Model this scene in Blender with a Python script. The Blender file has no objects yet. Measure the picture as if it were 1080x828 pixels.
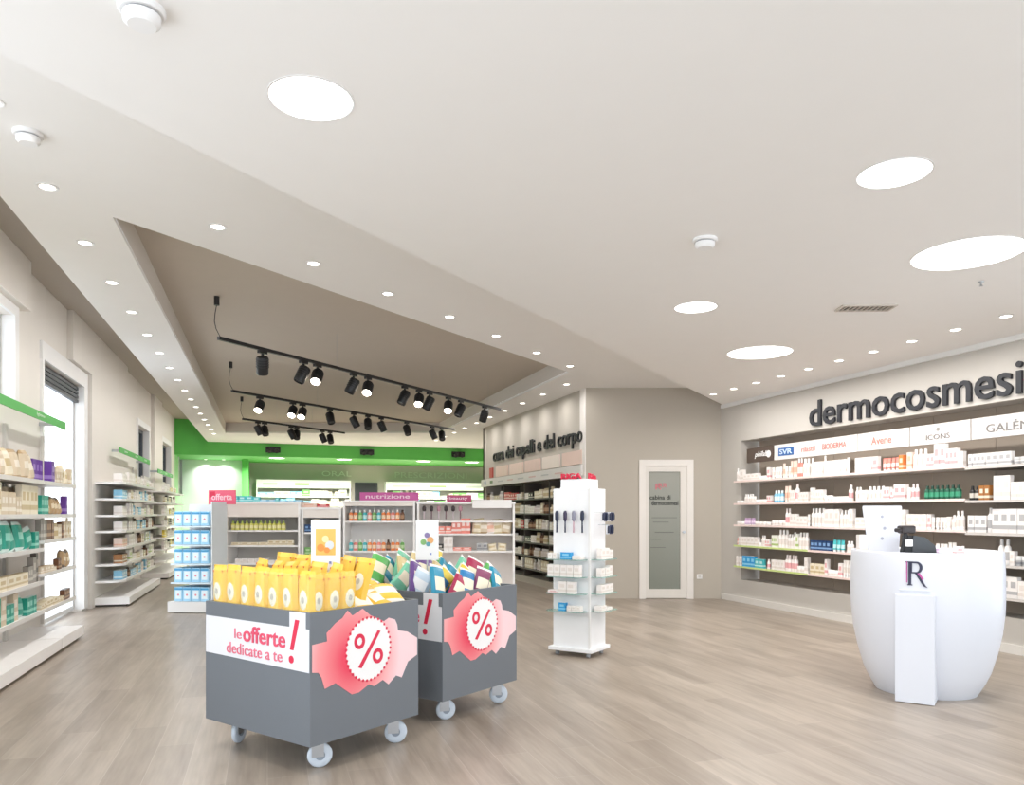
import bpy, bmesh, math, random
from mathutils import Vector, Matrix
from mathutils.geometry import tessellate_polygon
random.seed(7)
PI = math.pi
C = bpy.context.scene.collection
A = math.atan(258 / 800)                       # camera yaw against the room's long axis
SA, CA = math.sin(A), math.cos(A)
def W(lat, d, z=0.0):                          # metres right of / ahead of the camera position -> room coordinates
    return Vector((lat * CA + d * SA, -lat * SA + d * CA, z))

# ------------------------------------------------------------------ materials
def lin(h):
    h = h.lstrip('#'); r = [int(h[i:i + 2], 16) / 255 for i in (0, 2, 4)]
    return tuple(c / 12.92 if c <= .04045 else ((c + .055) / 1.055) ** 2.4 for c in r) + (1,)
MATS = {}
def mat(h, rough=.5, metal=0.0, noise=.04, scale=6.0, key=None):
    k = key or (h, rough, metal)
    if k in MATS: return MATS[k]
    m = bpy.data.materials.new('paint_' + h.lstrip('#')); m.use_nodes = True
    nt = m.node_tree; b = nt.nodes['Principled BSDF']
    b.inputs['Roughness'].default_value = rough; b.inputs['Metallic'].default_value = metal
    c = lin(h)
    n = nt.nodes.new('ShaderNodeTexNoise'); n.inputs['Scale'].default_value = scale
    tc = nt.nodes.new('ShaderNodeTexCoord'); nt.links.new(tc.outputs['Object'], n.inputs['Vector'])
    mx = nt.nodes.new('ShaderNodeMix'); mx.data_type = 'RGBA'
    mx.inputs[6].default_value = tuple(max(0, v * (1 - noise)) for v in c[:3]) + (1,)
    mx.inputs[7].default_value = tuple(min(1, v * (1 + noise)) for v in c[:3]) + (1,)
    nt.links.new(n.outputs['Fac'], mx.inputs[0]); nt.links.new(mx.outputs[2], b.inputs['Base Color'])
    MATS[k] = m
    return m
def emit(h, s):
    k = ('emit', h, s)
    if k in MATS: return MATS[k]
    m = bpy.data.materials.new('lamp_glow'); m.use_nodes = True
    b = m.node_tree.nodes['Principled BSDF']
    b.inputs['Base Color'].default_value = lin(h); b.inputs['Emission Color'].default_value = lin(h)
    b.inputs['Emission Strength'].default_value = s
    MATS[k] = m; return m
def glass(h='ffffff', through=.88, rough=.05, key='glass'):
    k = (key, h, through)
    if k in MATS: return MATS[k]
    m = bpy.data.materials.new('glass'); m.use_nodes = True; nt = m.node_tree
    b = nt.nodes['Principled BSDF']; b.inputs['Base Color'].default_value = lin(h); b.inputs['Roughness'].default_value = rough
    t = nt.nodes.new('ShaderNodeBsdfTransparent'); t.inputs[0].default_value = (1, 1, 1, 1)
    mx = nt.nodes.new('ShaderNodeMixShader'); mx.inputs[0].default_value = through
    nt.links.new(b.outputs[0], mx.inputs[1]); nt.links.new(t.outputs[0], mx.inputs[2])
    nt.links.new(mx.outputs[0], nt.nodes['Material Output'].inputs[0])
    MATS[k] = m; return m
def floor_mat():
    m = bpy.data.materials.new('wood_look_planks'); m.use_nodes = True; nt = m.node_tree; L = nt.links.new
    b = nt.nodes['Principled BSDF']
    tc = nt.nodes.new('ShaderNodeTexCoord')
    mp = nt.nodes.new('ShaderNodeMapping'); mp.inputs['Rotation'].default_value = (0, 0, PI / 2); L(tc.outputs['Object'], mp.inputs[0])
    br = nt.nodes.new('ShaderNodeTexBrick'); br.offset = .37; br.offset_frequency = 2
    for k, v in (('Scale', 1), ('Mortar Size', .0016), ('Mortar Smooth', .2), ('Bias', 0), ('Brick Width', 1.2), ('Row Height', .2)):
        br.inputs[k].default_value = v
    br.inputs['Color1'].default_value = lin('aca093'); br.inputs['Color2'].default_value = lin('9c9084'); br.inputs['Mortar'].default_value = lin('b5aba1')
    L(mp.outputs[0], br.inputs['Vector'])
    mp2 = nt.nodes.new('ShaderNodeMapping'); mp2.inputs['Scale'].default_value = (5, .55, 1); L(tc.outputs['Object'], mp2.inputs[0])
    n1 = nt.nodes.new('ShaderNodeTexNoise'); n1.inputs['Scale'].default_value = 1.6; n1.inputs['Detail'].default_value = 5; n1.inputs['Roughness'].default_value = .6; L(mp2.outputs[0], n1.inputs['Vector'])
    mp3 = nt.nodes.new('ShaderNodeMapping'); mp3.inputs['Scale'].default_value = (40, 2, 1); L(tc.outputs['Object'], mp3.inputs[0])
    n2 = nt.nodes.new('ShaderNodeTexNoise'); n2.inputs['Scale'].default_value = 1.2; n2.inputs['Detail'].default_value = 3; L(mp3.outputs[0], n2.inputs['Vector'])
    r1 = nt.nodes.new('ShaderNodeValToRGB'); r1.color_ramp.elements[0].position = .32; r1.color_ramp.elements[0].color = (.76, .735, .71, 1)
    r1.color_ramp.elements[1].position = .68; r1.color_ramp.elements[1].color = (1.08, 1.08, 1.08, 1); L(n1.outputs['Fac'], r1.inputs[0])
    r2 = nt.nodes.new('ShaderNodeValToRGB'); r2.color_ramp.elements[0].position = .3; r2.color_ramp.elements[0].color = (.9, .9, .9, 1)
    r2.color_ramp.elements[1].position = .7; r2.color_ramp.elements[1].color = (1.04, 1.04, 1.04, 1); L(n2.outputs['Fac'], r2.inputs[0])
    m1 = nt.nodes.new('ShaderNodeMix'); m1.data_type = 'RGBA'; m1.blend_type = 'MULTIPLY'; m1.inputs[0].default_value = 1
    L(br.outputs['Color'], m1.inputs[6]); L(r1.outputs[0], m1.inputs[7])
    m2 = nt.nodes.new('ShaderNodeMix'); m2.data_type = 'RGBA'; m2.blend_type = 'MULTIPLY'; m2.inputs[0].default_value = 1
    L(m1.outputs[2], m2.inputs[6]); L(r2.outputs[0], m2.inputs[7]); L(m2.outputs[2], b.inputs['Base Color'])
    b.inputs['Roughness'].default_value = .34; b.inputs['Specular IOR Level'].default_value = .5
    return m
WHITE = mat('f1efec', .45); CEIL = mat('efedea', .8, noise=.01); TAUPE = mat('b3aba1', .8, noise=.015)
RECESS = mat('c2b8ab', .85, noise=.02); STEEL = mat('b9bcc0', .3, .9); BLACK = mat('1d1e21', .4); CHAR = mat('6b7076', .5, noise=.02)
PAPER = mat('ecebea', .6, noise=.01); RED = mat('d32246', .5, noise=.02); GREEN = mat('5cc055', .5, noise=.02)

# ------------------------------------------------------------------ mesh builder
class MB:
    def __init__(s): s.v = []; s.f = []; s.m = []; s.sm = []
    def add(s, vs, fs, mi=0, smooth=False, M=None):
        o = len(s.v)
        s.v += [tuple(M @ Vector(p)) if M else tuple(p) for p in vs]
        for f in fs: s.f.append([o + i for i in f]); s.m.append(mi); s.sm.append(smooth)
        return s
    def box(s, x0, x1, y0, y1, z0, z1, mi=0, M=None, bev=0.0):
        if bev > 0:
            bm = bmesh.new(); bmesh.ops.create_cube(bm, size=1)
            for v in bm.verts:
                v.co = Vector(((x0 + x1) / 2 + v.co.x * (x1 - x0), (y0 + y1) / 2 + v.co.y * (y1 - y0), (z0 + z1) / 2 + v.co.z * (z1 - z0)))
            bmesh.ops.bevel(bm, geom=bm.edges[:], offset=bev, segments=2, affect='EDGES', profile=.5)
            bm.verts.index_update()
            s.add([v.co.copy() for v in bm.verts], [[v.index for v in f.verts] for f in bm.faces], mi, False, M); bm.free(); return s
        vs = [(x0, y0, z0), (x1, y0, z0), (x1, y1, z0), (x0, y1, z0), (x0, y0, z1), (x1, y0, z1), (x1, y1, z1), (x0, y1, z1)]
        return s.add(vs, [(3, 2, 1, 0), (4, 5, 6, 7), (0, 1, 5, 4), (1, 2, 6, 5), (2, 3, 7, 6), (3, 0, 4, 7)], mi, False, M)
    def lathe(s, prof, n=16, mi=0, M=None, cap=True, smooth=True, sx=1, sy=1):
        vs = []; fs = []
        for r, z in prof:
            for i in range(n): vs.append((r * sx * math.cos(2 * PI * i / n), r * sy * math.sin(2 * PI * i / n), z))
        for j in range(len(prof) - 1):
            for i in range(n):
                a = j * n + i; b = j * n + (i + 1) % n
                fs.append((a, b, b + n, a + n))
        s.add(vs, fs, mi, smooth, M)
        if cap:
            s.add(vs[:n], [tuple(range(n - 1, -1, -1))], mi, False, M); s.add(vs[-n:], [tuple(range(n))], mi, False, M)
        return s
    def cyl(s, p, q, r, n=12, mi=0, M=None, r2=None):
        p, q = Vector(p), Vector(q); L = (q - p).length
        T = Matrix.Translation(p) @ (q - p).to_track_quat('Z', 'Y').to_matrix().to_4x4()
        return s.lathe([(r, 0), (r2 if r2 is not None else r, L)], n, mi, (M @ T) if M else T)
    def tube(s, pts, r, n=8, mi=0):
        for a, b in zip(pts[:-1], pts[1:]): s.cyl(a, b, r, n, mi)
        return s
    def prism(s, pts, z0, z1, mi=0, M=None, holes=()):     # polygon in xy, extruded along z
        loops = [[Vector((x, y, 0)) for x, y in pts]] + [[Vector((x, y, 0)) for x, y in h] for h in holes]
        flat = [p for l in loops for p in l]; n = len(flat)
        tris = tessellate_polygon(loops)
        vs = [(p.x, p.y, z0) for p in flat] + [(p.x, p.y, z1) for p in flat]
        fs = []
        for t in tris:
            a, b, c = (flat[i] for i in t)
            up = (b - a).cross(c - a).z > 0
            t = t if up else t[::-1]
            fs.append([i + n for i in t]); fs.append([t[2], t[1], t[0]])
        o = 0
        for l in loops:
            k = len(l)
            for i in range(k): fs.append([o + i, o + (i + 1) % k, o + (i + 1) % k + n, o + i + n])
            o += k
        s.add(vs, fs, mi, False, M); return s
    def build(s, name, mats, parent=None, loc=(0, 0, 0), rz=0.0, bevel=0.0):
        me = bpy.data.meshes.new(name); me.from_pydata(s.v, [], s.f)
        if not isinstance(mats, (list, tuple)): mats = [mats]
        for m in mats: me.materials.append(m)
        for p, i, sm in zip(me.polygons, s.m, s.sm): p.material_index = i; p.use_smooth = sm
        bm = bmesh.new(); bm.from_mesh(me); bmesh.ops.recalc_face_normals(bm, faces=bm.faces[:]); bm.to_mesh(me); bm.free()
        return link(name, me, parent, loc, rz)
def link(name, me, parent=None, loc=(0, 0, 0), rz=0.0):
    o = bpy.data.objects.new(name, me); C.objects.link(o)
    o.location = loc; o.rotation_euler = (0, 0, rz)
    if parent is not None: o.parent = parent
    return o
def tag(o, label=None, cat=None, group=None, kind=None):
    if label: o['label'] = label
    if cat: o['category'] = cat
    if group: o['group'] = group
    if kind: o['kind'] = kind
    return o
def thing(name, label, cat, loc=(0, 0, 0), rz=0.0, group=None):
    return tag(link(name, None, None, loc, rz), label, cat, group)
def structure(o): o['kind'] = 'structure'; return o
def copy_tree(o, parent=None):
    c = o.copy(); C.objects.link(c); c.parent = parent
    for ch in list(o.children): copy_tree(ch, c)
    return c
MX = {'front': Matrix(((1, 0, 0), (0, 0, -1), (0, 1, 0))).to_4x4(),      # drawing plane xy -> local x,z facing -y
      'right': Matrix(((0, 0, 1), (1, 0, 0), (0, 1, 0))).to_4x4(),       # -> local y,z facing +x
      'up': Matrix.Identity(4)}
def text(name, s, w, h, m, parent, pos, face='front', depth=.004, bold=0.0, align='left', slant=0.0):
    """lettering as a mesh: w = overall width, h = height of the whole line from lowest to highest point"""
    cu = bpy.data.curves.new(name, 'FONT'); cu.body = s; cu.extrude = .5; cu.offset = bold; cu.resolution_u = 3; cu.shear = slant
    t = bpy.data.objects.new(name, cu); C.objects.link(t)
    dg = bpy.context.evaluated_depsgraph_get(); me = bpy.data.meshes.new_from_object(t.evaluated_get(dg))
    bpy.data.objects.remove(t); bpy.data.curves.remove(cu)
    xs = [v.co.x for v in me.vertices]; ys = [v.co.y for v in me.vertices]
    sx = w / (max(xs) - min(xs)); sy = h / (max(ys) - min(ys)); x0 = min(xs); y0 = min(ys)
    for v in me.vertices: v.co = Vector(((v.co.x - x0) * sx, (v.co.y - y0) * sy, (v.co.z + .5) * depth))
    me.materials.clear(); me.materials.append(m)
    if align == 'center':
        for v in me.vertices: v.co.x -= w / 2
    o = link(name, me, parent); o.matrix_local = Matrix.Translation(Vector(pos)) @ MX[face]
    return o

def split_letters(o, parent):
    """one child object per letter: islands whose x-ranges overlap belong to one letter"""
    me = o.data; n = len(me.vertices); par = list(range(n))
    def find(a):
        while par[a] != a: par[a] = par[par[a]]; a = par[a]
        return a
    # weld by position so that caps and sides of one glyph are one island
    pos = {}
    for v in me.vertices:
        k = tuple(round(c, 5) for c in v.co[:2])
        if k in pos: par[find(v.index)] = find(pos[k])
        else: pos[k] = v.index
    for e in me.edges: par[find(e.vertices[0])] = find(e.vertices[1])
    isl = {}
    for v in me.vertices: isl.setdefault(find(v.index), []).append(v.index)
    gl = []
    for ids in isl.values():
        xs = [me.vertices[i].co.x for i in ids]; gl.append([min(xs), max(xs), set(ids)])
    gl.sort(key=lambda g: g[0]); out = []
    for g in gl:
        if out and min(out[-1][1], g[1]) - g[0] > .6 * min(g[1] - g[0], out[-1][1] - out[-1][0]): out[-1][1] = max(out[-1][1], g[1]); out[-1][2] |= g[2]
        else: out.append(g)
    for x0, x1, ids in out:
        idx = {}; vs = []; fs = []
        for p in me.polygons:
            if p.vertices[0] in ids:
                f = []
                for i in p.vertices:
                    if i not in idx: idx[i] = len(vs); vs.append(tuple(me.vertices[i].co))
                    f.append(idx[i])
                fs.append(f)
        m2 = bpy.data.meshes.new('letter'); m2.from_pydata(vs, [], fs); m2.materials.append(me.materials[0])
        l = link('letter', m2, parent); l.matrix_basis = o.matrix_basis.copy()
    bpy.data.objects.remove(o)

# ------------------------------------------------------------------ the camera
cam = bpy.data.cameras.new('camera'); co = bpy.data.objects.new('camera', cam); C.objects.link(co)
co.location = (0, 0, 1.35); co.rotation_euler = (PI / 2, 0, -A)
cam.sensor_width = 36; cam.lens = 36 * 800 / 1080; cam.shift_y = 127 / 1080; cam.clip_start = .05; cam.clip_end = 200
bpy.context.scene.camera = co

# ------------------------------------------------------------------ the room
XL, XR, ZL, ZU, ZR = -2.42, 6.80, 3.04, 3.32, 3.57
YB = 25.6
structure(MB().box(-2.6, 9.5, -2.6, 26.2, -.12, 0).build('floor', floor_mat()))
# the two ceiling levels, met along a diagonal step
def stepY(x): return 3.24 + (x + .936) * .9126
low = [(-2.62, -2.6), (XR + .12, -2.6), (XR + .12, stepY(XR + .12)), (-2.62, stepY(-2.62))]
structure(MB().prism(low, ZL, ZL + .03).build('ceiling', CEIL))
P1, P2, P3, P4 = (-.98, 5.62), (4.03, 9.88), (4.03, 18.35), (-.98, 19.97)
XS = -1.575
up_ = [(XS, stepY(XS)), (9.5, stepY(9.5)), (9.5, 22.6), (XS, 22.6)]
structure(MB().prism(up_, ZU, ZU + .03, holes=[[P1, P2, P3, P4]]).build('ceiling', CEIL))
f = MB()
a, b = (-2.62, stepY(-2.62)), (XR + .1, stepY(XR + .1))
f.add([(a[0], a[1], ZL + .031), (b[0], b[1], ZL + .031), (b[0], b[1], 4.1), (a[0], a[1], 4.1)], [(0, 1, 2, 3)])
structure(f.build('ceiling', CEIL))
f = MB(); q = [P1, P2, P3, P4]
for i in range(4):
    p, r = q[i], q[(i + 1) % 4]
    f.add([(p[0], p[1], ZU + .031), (r[0], r[1], ZU + .031), (r[0], r[1], ZR), (p[0], p[1], ZR)], [(0, 1, 2, 3)])
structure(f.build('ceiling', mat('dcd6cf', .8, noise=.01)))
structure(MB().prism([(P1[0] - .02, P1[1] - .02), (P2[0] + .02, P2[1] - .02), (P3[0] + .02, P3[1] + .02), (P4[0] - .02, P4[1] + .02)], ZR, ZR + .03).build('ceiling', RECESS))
# unseen cove strip and lamps, added to brighten the upper window wall
cv = structure(MB().box(XS - .03, XS, 5.2, 22.4, 3.35, 3.38).build('trim_7', WHITE))
for q in range(6):
    l = bpy.data.lights.new('added_cove_lamp', 'AREA'); l.shape = 'RECTANGLE'; l.size = .03; l.size_y = 2.8; l.energy = 5.5; l.color = (1, .97, .94); l.spread = 2.6
    o = bpy.data.objects.new('added_cove_lamp', l); C.objects.link(o); o.parent = cv; o.location = (XS - .035, 6.6 + q * 2.85, 3.38)
    o.rotation_euler = (0, math.radians(66), 0)
# higher taupe soffit strip along the window wall
f = MB().box(XL - .2, XS + .02, 1.0, 26, 3.93, 3.96); f.box(XS + .003, XS + .02, stepY(XS) , 22.6, ZU + .031, 3.929)
structure(f.build('ceiling', mat('b0a79c', .85, noise=.02)))
# window wall
WIN = [(6.6, 8.72, 2.45, 3.32), (9.75, 11.72, .03, 3.08), (16.3, 17.75, 1.85, 3.08), (19.9, 21.6, 1.85, 3.08), (23.5, 24.7, 1.85, 3.0)]
LWALL = mat('e4dfd8', .8, noise=.015); LGREEN = mat('a9d3a3', .8, noise=.015)
def wallseg(mb, y0, y1, z0, z1): mb.box(XL - .25, XL, y0, y1, z0, z1)
wl = MB(); y = 4.4
for (y0, y1, z0, z1) in WIN[:4]:
    wallseg(wl, y, y0, 0, 3.95); wallseg(wl, y0, y1, z1, 3.95)
    if z0 > .1: wallseg(wl, y0, y1, 0, z0)
    y = y1
wallseg(wl, y, 22.6, 0, 3.95)
structure(wl.build('wall_left', LWALL))
wl = MB(); y0, y1, z0, z1 = WIN[4]
wallseg(wl, 22.6, y0, 0, 3.95); wallseg(wl, y0, y1, z1, 3.95); wallseg(wl, y0, y1, 0, z0); wallseg(wl, y1, 25.7, 0, 3.95)
structure(wl.build('wall_left', LGREEN))
# glazed shop front: left of and behind the entrance
fr = MB()
for q in range(5): fr.box(XL - .12, XL - .04, -2.6 + q * 1.73, -2.54 + q * 1.73, 0, 3.04)
fr.box(XL - .12, XL - .04, -2.6, 4.4, 0, .06); fr.box(XL - .12, XL - .04, -2.6, 4.4, 2.96, 3.04)
for q in range(7): fr.box(-2.4 + q * 1.52, -2.34 + q * 1.52, -2.6, -2.52, .06, 2.96)
fr.box(XL, XR, -2.6, -2.52, 0, .06); fr.box(XL, XR, -2.6, -2.52, 2.96, 3.04)
structure(fr.build('window_6', mat('c9ccd0', .4)))
# shallow pilasters of the window wall
for i, (y0, y1, t) in enumerate([(4.0, 8.95, .11), (10.9, 14.9, .07), (18.2, 19.5, .07)]):
    m_ = MB()
    if i == 0: m_.box(XL, XL + t, y0, y1, 3.42, 3.93)
    elif i == 1: m_.box(XL, XL + t, 11.98, y1, 0, 3.93); m_.box(XL, XL + t, y0, 11.98, 3.3, 3.93)
    else: m_.box(XL, XL + t, y0, y1, 0, 3.93)
    structure(m_.build('trim_%d' % (i + 1), LWALL))
GL = glass('dfe9ee', .93)
for i, (y0, y1, z0, z1) in enumerate(WIN):
    fr = MB(); t = .055; xa, xb = XL - .17, XL - .1
    fr.box(xa, xb, y0, y0 + t, z0, z1); fr.box(xa, xb, y1 - t, y1, z0, z1); fr.box(xa, xb, y0 + t, y1 - t, z1 - t, z1); fr.box(xa, xb, y0 + t, y1 - t, z0, z0 + t)
    if i > 1: fr.box(xa, xb, (y0 + y1) / 2 - .03, (y0 + y1) / 2 + .03, z0 + t, z1 - t)
    w = structure(fr.build('window_%d' % (i + 1), mat('5b6066', .4) if i > 1 else mat('dfe1e3', .4)))
    g = MB().box(XL - .14, XL - .13, y0 + t, y1 - t, z0 + t, z1 - t)
    g.build('pane', glass('2c3236', .25, key='tint') if i > 1 else GL, w)
    # white reveal casing standing proud of the wall
    cs = MB(); c = .2 if i == 1 else .12; e = .03
    cs.box(XL, XL + e, y0 - c * .4, y1 + c, z1, z1 + c); cs.box(XL - .09, XL + e, y1 - .006, y1 + c, z0, z1)
    cs.box(XL - .09, XL + e, y0 - c * .3, y0 + .006, z0, z1)
    cs.build('casing', PAPER, w)
    if i == 1:
        lv = MB()
        for k in range(4): lv.box(XL - .09, XL - .04, y0 + .02, y1 - .02, z1 - .06 - k * .055, z1 - .02 - k * .055)
        lv.build('shutter_box', mat('3e4246', .5), w)
# right wall with its long shelf recess
RW = mat('c6c1ba', .8, noise=.012)
RY0, RY1, RZ0, RZ1, RD = -2.0, 9.83, .343, 2.435, .33
w_ = MB(); w_.box(XR, XR + .45, -2.6, 10.6, 0, RZ0); w_.box(XR, XR + .45, -2.6, 10.6, RZ1, 3.4); w_.box(XR, XR + .45, RY1, 10.6, RZ0, RZ1); w_.box(XR, XR + .45, -2.6, RY0, RZ0, RZ1)
structure(w_.build('wall_right', RW))
structure(MB().box(XR - .018, XR, -2.6, 10.33, 0, .09).build('baseboard_right', mat('d8d4ce', .6)))
structure(MB().box(XR - .05, XR, -2.6, 10.3, ZL - .055, ZL).build('trim_4', mat('e9e9e7', .6)))
# angled wall with the consulting-room door (parallel to the picture plane)
cor = W(1.165, 11.95)
m_ = MB(); DW = 2.14
m_.box(0, .86, 0, .12, 0, 3.32); m_.box(1.69, DW, 0, .12, 0, 3.32); m_.box(.86, 1.69, 0, .12, 2.16, 3.32)
structure(m_.build('wall_back', mat('b9b1a5', .8, noise=.012), None, cor, -A))
# volume with the hair care shelves, side wall faces -X
HX = cor.x; hy0, hy1 = 11.3, 16.75
m_ = MB(); m_.box(HX, HX + .5, cor.y, hy0, 0, ZU); m_.box(HX, HX + .5, hy1, 17.0, 0, ZU); m_.box(HX, HX + .5, hy0, hy1, 1.96, ZU); m_.box(HX, HX + .5, hy0, hy1, 0, .12)
m_.box(HX + .4, HX + .5, hy0, hy1, .12, 1.96)
m_.box(HX, HX + 2.6, 16.9, 17.0, 0, ZU)
structure(m_.build('wall_side', mat('bfb8ae', .8, noise=.012)))
structure(MB().box(HX - .02, HX, cor.y, cor.y + .2, 0, ZU).build('trim_5', mat('ece7e2', .6)))
# door
d0 = thing('door_1', None, None, W(1.165 + .837, 11.95), -A); d0['kind'] = 'structure'
m_ = MB(); m_.box(0, .1, -.03, .1, 0, 2.187); m_.box(.75, .852, -.03, .1, 0, 2.187); m_.box(.1, .75, -.03, .1, 2.09, 2.187)
m_.build('door_frame', mat('e8e3dd', .5), d0)
m_ = MB(); x0, x1 = .149, .65
m_.box(.1, x0, -.01, .05, .01, 2.09); m_.box(x1, .75, -.01, .05, .01, 2.09); m_.box(x0, x1, -.01, .05, .01, .15); m_.box(x0, x1, -.01, .05, 2.0, 2.09)
leaf = m_.build('door_leaf', mat('e2ddd6', .5), d0)
def door_glass():
    m = bpy.data.materials.new('frosted_glass'); m.use_nodes = True; nt = m.node_tree; b = nt.nodes['Principled BSDF']
    tc = nt.nodes.new('ShaderNodeTexCoord'); sp = nt.nodes.new('ShaderNodeSeparateXYZ'); nt.links.new(tc.outputs['Object'], sp.inputs[0])
    r = nt.nodes.new('ShaderNodeValToRGB'); r.color_ramp.elements[0].color = lin('7f847a'); r.color_ramp.elements[1].color = lin('98978c')
    mr = nt.nodes.new('ShaderNodeMapRange'); mr.inputs[2].default_value = 2.0; nt.links.new(sp.outputs['Z'], mr.inputs[0]); nt.links.new(mr.outputs[0], r.inputs[0])
    nt.links.new(r.outputs[0], b.inputs['Base Color']); b.inputs['Roughness'].default_value = .25
    return m
pn = MB().box(x0, x1, .015, .03, .15, 2.0).build('glass_pane', door_glass(), d0)
text('lettering', 'R', .1, .09, mat('c9737c', .6), pn, (.26, .015, 1.72), bold=.02)
text('lettering', 'RR', .14, .07, mat('c9737c', .6), pn, (.31, .015, 1.75), bold=.01)
text('lettering', 'cabina di', .33, .07, mat('33362f', .6), pn, (.17, .015, 1.56), bold=.02)
text('lettering', 'dermocosmesi', .42, .075, mat('2b2d29', .6), pn, (.2, .015, 1.47), bold=.02)
for i, (z, w, x) in enumerate([(1.27, .4, .2), (1.2, .25, .22), (1.04, .3, .25), (.93, .17, .18), (.8, .24, .18)]):
    MB().box(x, x + w, .0125, .015, z, z + .008).build('etched_line', mat('5d6158', .6), pn)
MB().cyl((.70, -.01, 1.05), (.70, -.05, 1.05), .022, 12).build('door_handle', STEEL, d0)
so = thing('wall_socket', 'small white socket low on the taupe wall right of the door', 'socket', W(1.165 + 1.745, 11.95, .31), -A)
MB().box(0, .085, -.012, 0, 0, .075, bev=.003).build('cover_plate', PAPER, so)
MB().box(.02, .065, -.014, -.01, .02, .055).build('outlet', mat('cfccc8', .5), so)
# far end: green bulkhead, back wall, green pier
structure(MB().box(XS - 1.1, 9.5, 22.6, 22.7, 2.95, 4.0).build('ceiling', GREEN))
structure(MB().box(XS - 1.1, 9.5, 22.7, 25.8, 2.95, 3.0).build('ceiling', mat('6cbf5e', .6, noise=.02)))
structure(MB().box(-.58, 9.5, YB, YB + .15, 0, 2.95).build('wall_far', mat('cbc3bb', .8, noise=.02)))
structure(MB().box(XL, -.58, 24.6, 24.75, 0, 2.95).build('wall_far', mat('e3f0e4', .7, noise=.01)))
structure(MB().box(-.72, -.54, 23.9, 25.7, 0, 2.95).build('trim_6', mat('5fbe58', .6, noise=.02)))
structure(MB().box(9.4, 9.5, 10, 26, 0, 4.0).build('wall_side', LWALL))
structure(MB().box(XR + .35, 9.5, 10.1, 10.2, 0, 4.0).build('wall_side', LWALL))

# ------------------------------------------------------------------ lamps
def area(name, parent, z, size, power, col=(1, .96, .92), spread=2.6):
    l = bpy.data.lights.new(name, 'AREA'); l.shape = 'DISK'; l.size = size; l.energy = power; l.color = col; l.spread = spread
    o = bpy.data.objects.new(name, l); C.objects.link(o); o.parent = parent; o.location = (0, 0, z)
    return o
ORD = ['nearest', 'second nearest', 'third nearest', 'fourth nearest', 'fifth nearest', 'sixth nearest', 'seventh nearest', 'eighth nearest', 'ninth nearest', 'tenth nearest', 'eleventh nearest', 'twelfth nearest', 'thirteenth nearest', 'fourteenth nearest', 'fifteenth nearest', 'sixteenth nearest', 'seventeenth nearest', 'eighteenth nearest']
LENS = emit('fff8ee', 9)
dl_trim = MB().lathe([(.062, -.004), (.062, 0), (.043, 0), (.043, -.004), (.062, -.004)], 24, cap=False)
dl0 = thing('downlight', 'x', 'downlight')
dl_trim.build('trim_ring', PAPER, dl0)
MB().lathe([(.001, -.003), (.043, -.003)], 20, cap=False).build('lamp_lens', LENS, dl0)
area('downlight_lamp', dl0, -.012, .09, 1, spread=2.4)
proto_used = False
def downlight(x, y, z, label, group, power):
    global proto_used
    if not proto_used: o = dl0; proto_used = True
    else: o = copy_tree(dl0)
    o.location = (x, y, z); o['label'] = label; o['group'] = group
    for ch in o.children:
        if ch.type == 'LIGHT':
            ch.data = LD.setdefault(power, None) or mk(power)
    return o
LD = {}
def mk(p):
    l = bpy.data.lights.new('downlight_lamp', 'AREA'); l.shape = 'DISK'; l.size = .09; l.energy = p; l.color = (1, .975, .95); l.spread = 3.0
    LD[p] = l; return l
PW = 7
for i in range(17): downlight(-1.265, 4.22 + i * 1.0, ZU, ORD[i] + ' small downlight in the ceiling row along the window wall', 'downlights along the window wall', PW)
for i, (x, y) in enumerate([(-.327, 5.59), (.347, 6.18), (1.03, 6.83), (1.74, 7.44), (2.42, 8.08), (3.15, 8.78), (3.86, 9.44)]):
    downlight(x, y, ZU, ORD[i] + ' small downlight in the diagonal row in front of the ceiling recess', 'downlights in the diagonal row', PW)
for i in range(10): downlight(4.36, 10.8 + i * 1.05, ZU, ORD[i] + ' small downlight in the row beside the hair care wall', 'downlights beside the hair care wall', 5)
for i in range(10): downlight(6.04, 4.9 + i * .5, ZL, ORD[i] + ' small downlight in the row before the right wall shelves', 'downlights before the right wall', 6)
for n, (x, y, r, lab) in enumerate([(.17, 3.2, .166, 'round glowing ceiling lamp, leftmost and alone above the yellow bag cart'), (2.97, 3.01, .168, 'round glowing ceiling lamp, topmost of the two at upper right'),
        (4.35, 3.8, .328, 'large round glowing ceiling lamp touching the right edge of the photo'), (3.35, 5.47, .168, 'smaller round glowing ceiling lamp left of the air vent'), (4.94, 6.81, .328, 'large round glowing ceiling lamp just above the angled door wall corner')]):
    t = thing('round_ceiling_lamp', lab, 'ceiling lamp', (x, y, ZL), 0, 'round lamps in the lower ceiling')
    MB().lathe([(r + .008, -.003), (r + .008, 0), (r, 0), (r, -.003), (r + .008, -.003)], 48, cap=False).build('trim_ring', PAPER, t)
    MB().lathe([(.001, -.002), (r, -.002)], 48, cap=False).build('diffuser', emit('fffdf8', 4), t)
    area('lamp', t, -.02, r * 1.9, 14 if r < .2 else 24, (1, .98, .95), 3.0)
def detector(x, y, z, r, lab):
    t = thing('smoke_detector', lab, 'smoke detector', (x, y, z), 0)
    MB().lathe([(r, 0), (r, -.012), (r * .9, -.018)], 24).build('base', PAPER, t)
    MB().lathe([(r * .74, -.014), (r * .74, -.026)], 24).build('gap_ring', mat('8d8d90', .6), t)
    MB().lathe([(r * .8, -.024), (r * .8, -.045), (r * .6, -.058)], 24).build('dome', PAPER, t)
detector(-.4, 2.8, ZL, .075, 'round white smoke detector at the top edge of the photo')
detector(-1.18, 4.51, ZU, .07, 'round white smoke detector near the first window wall downlights')
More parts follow.
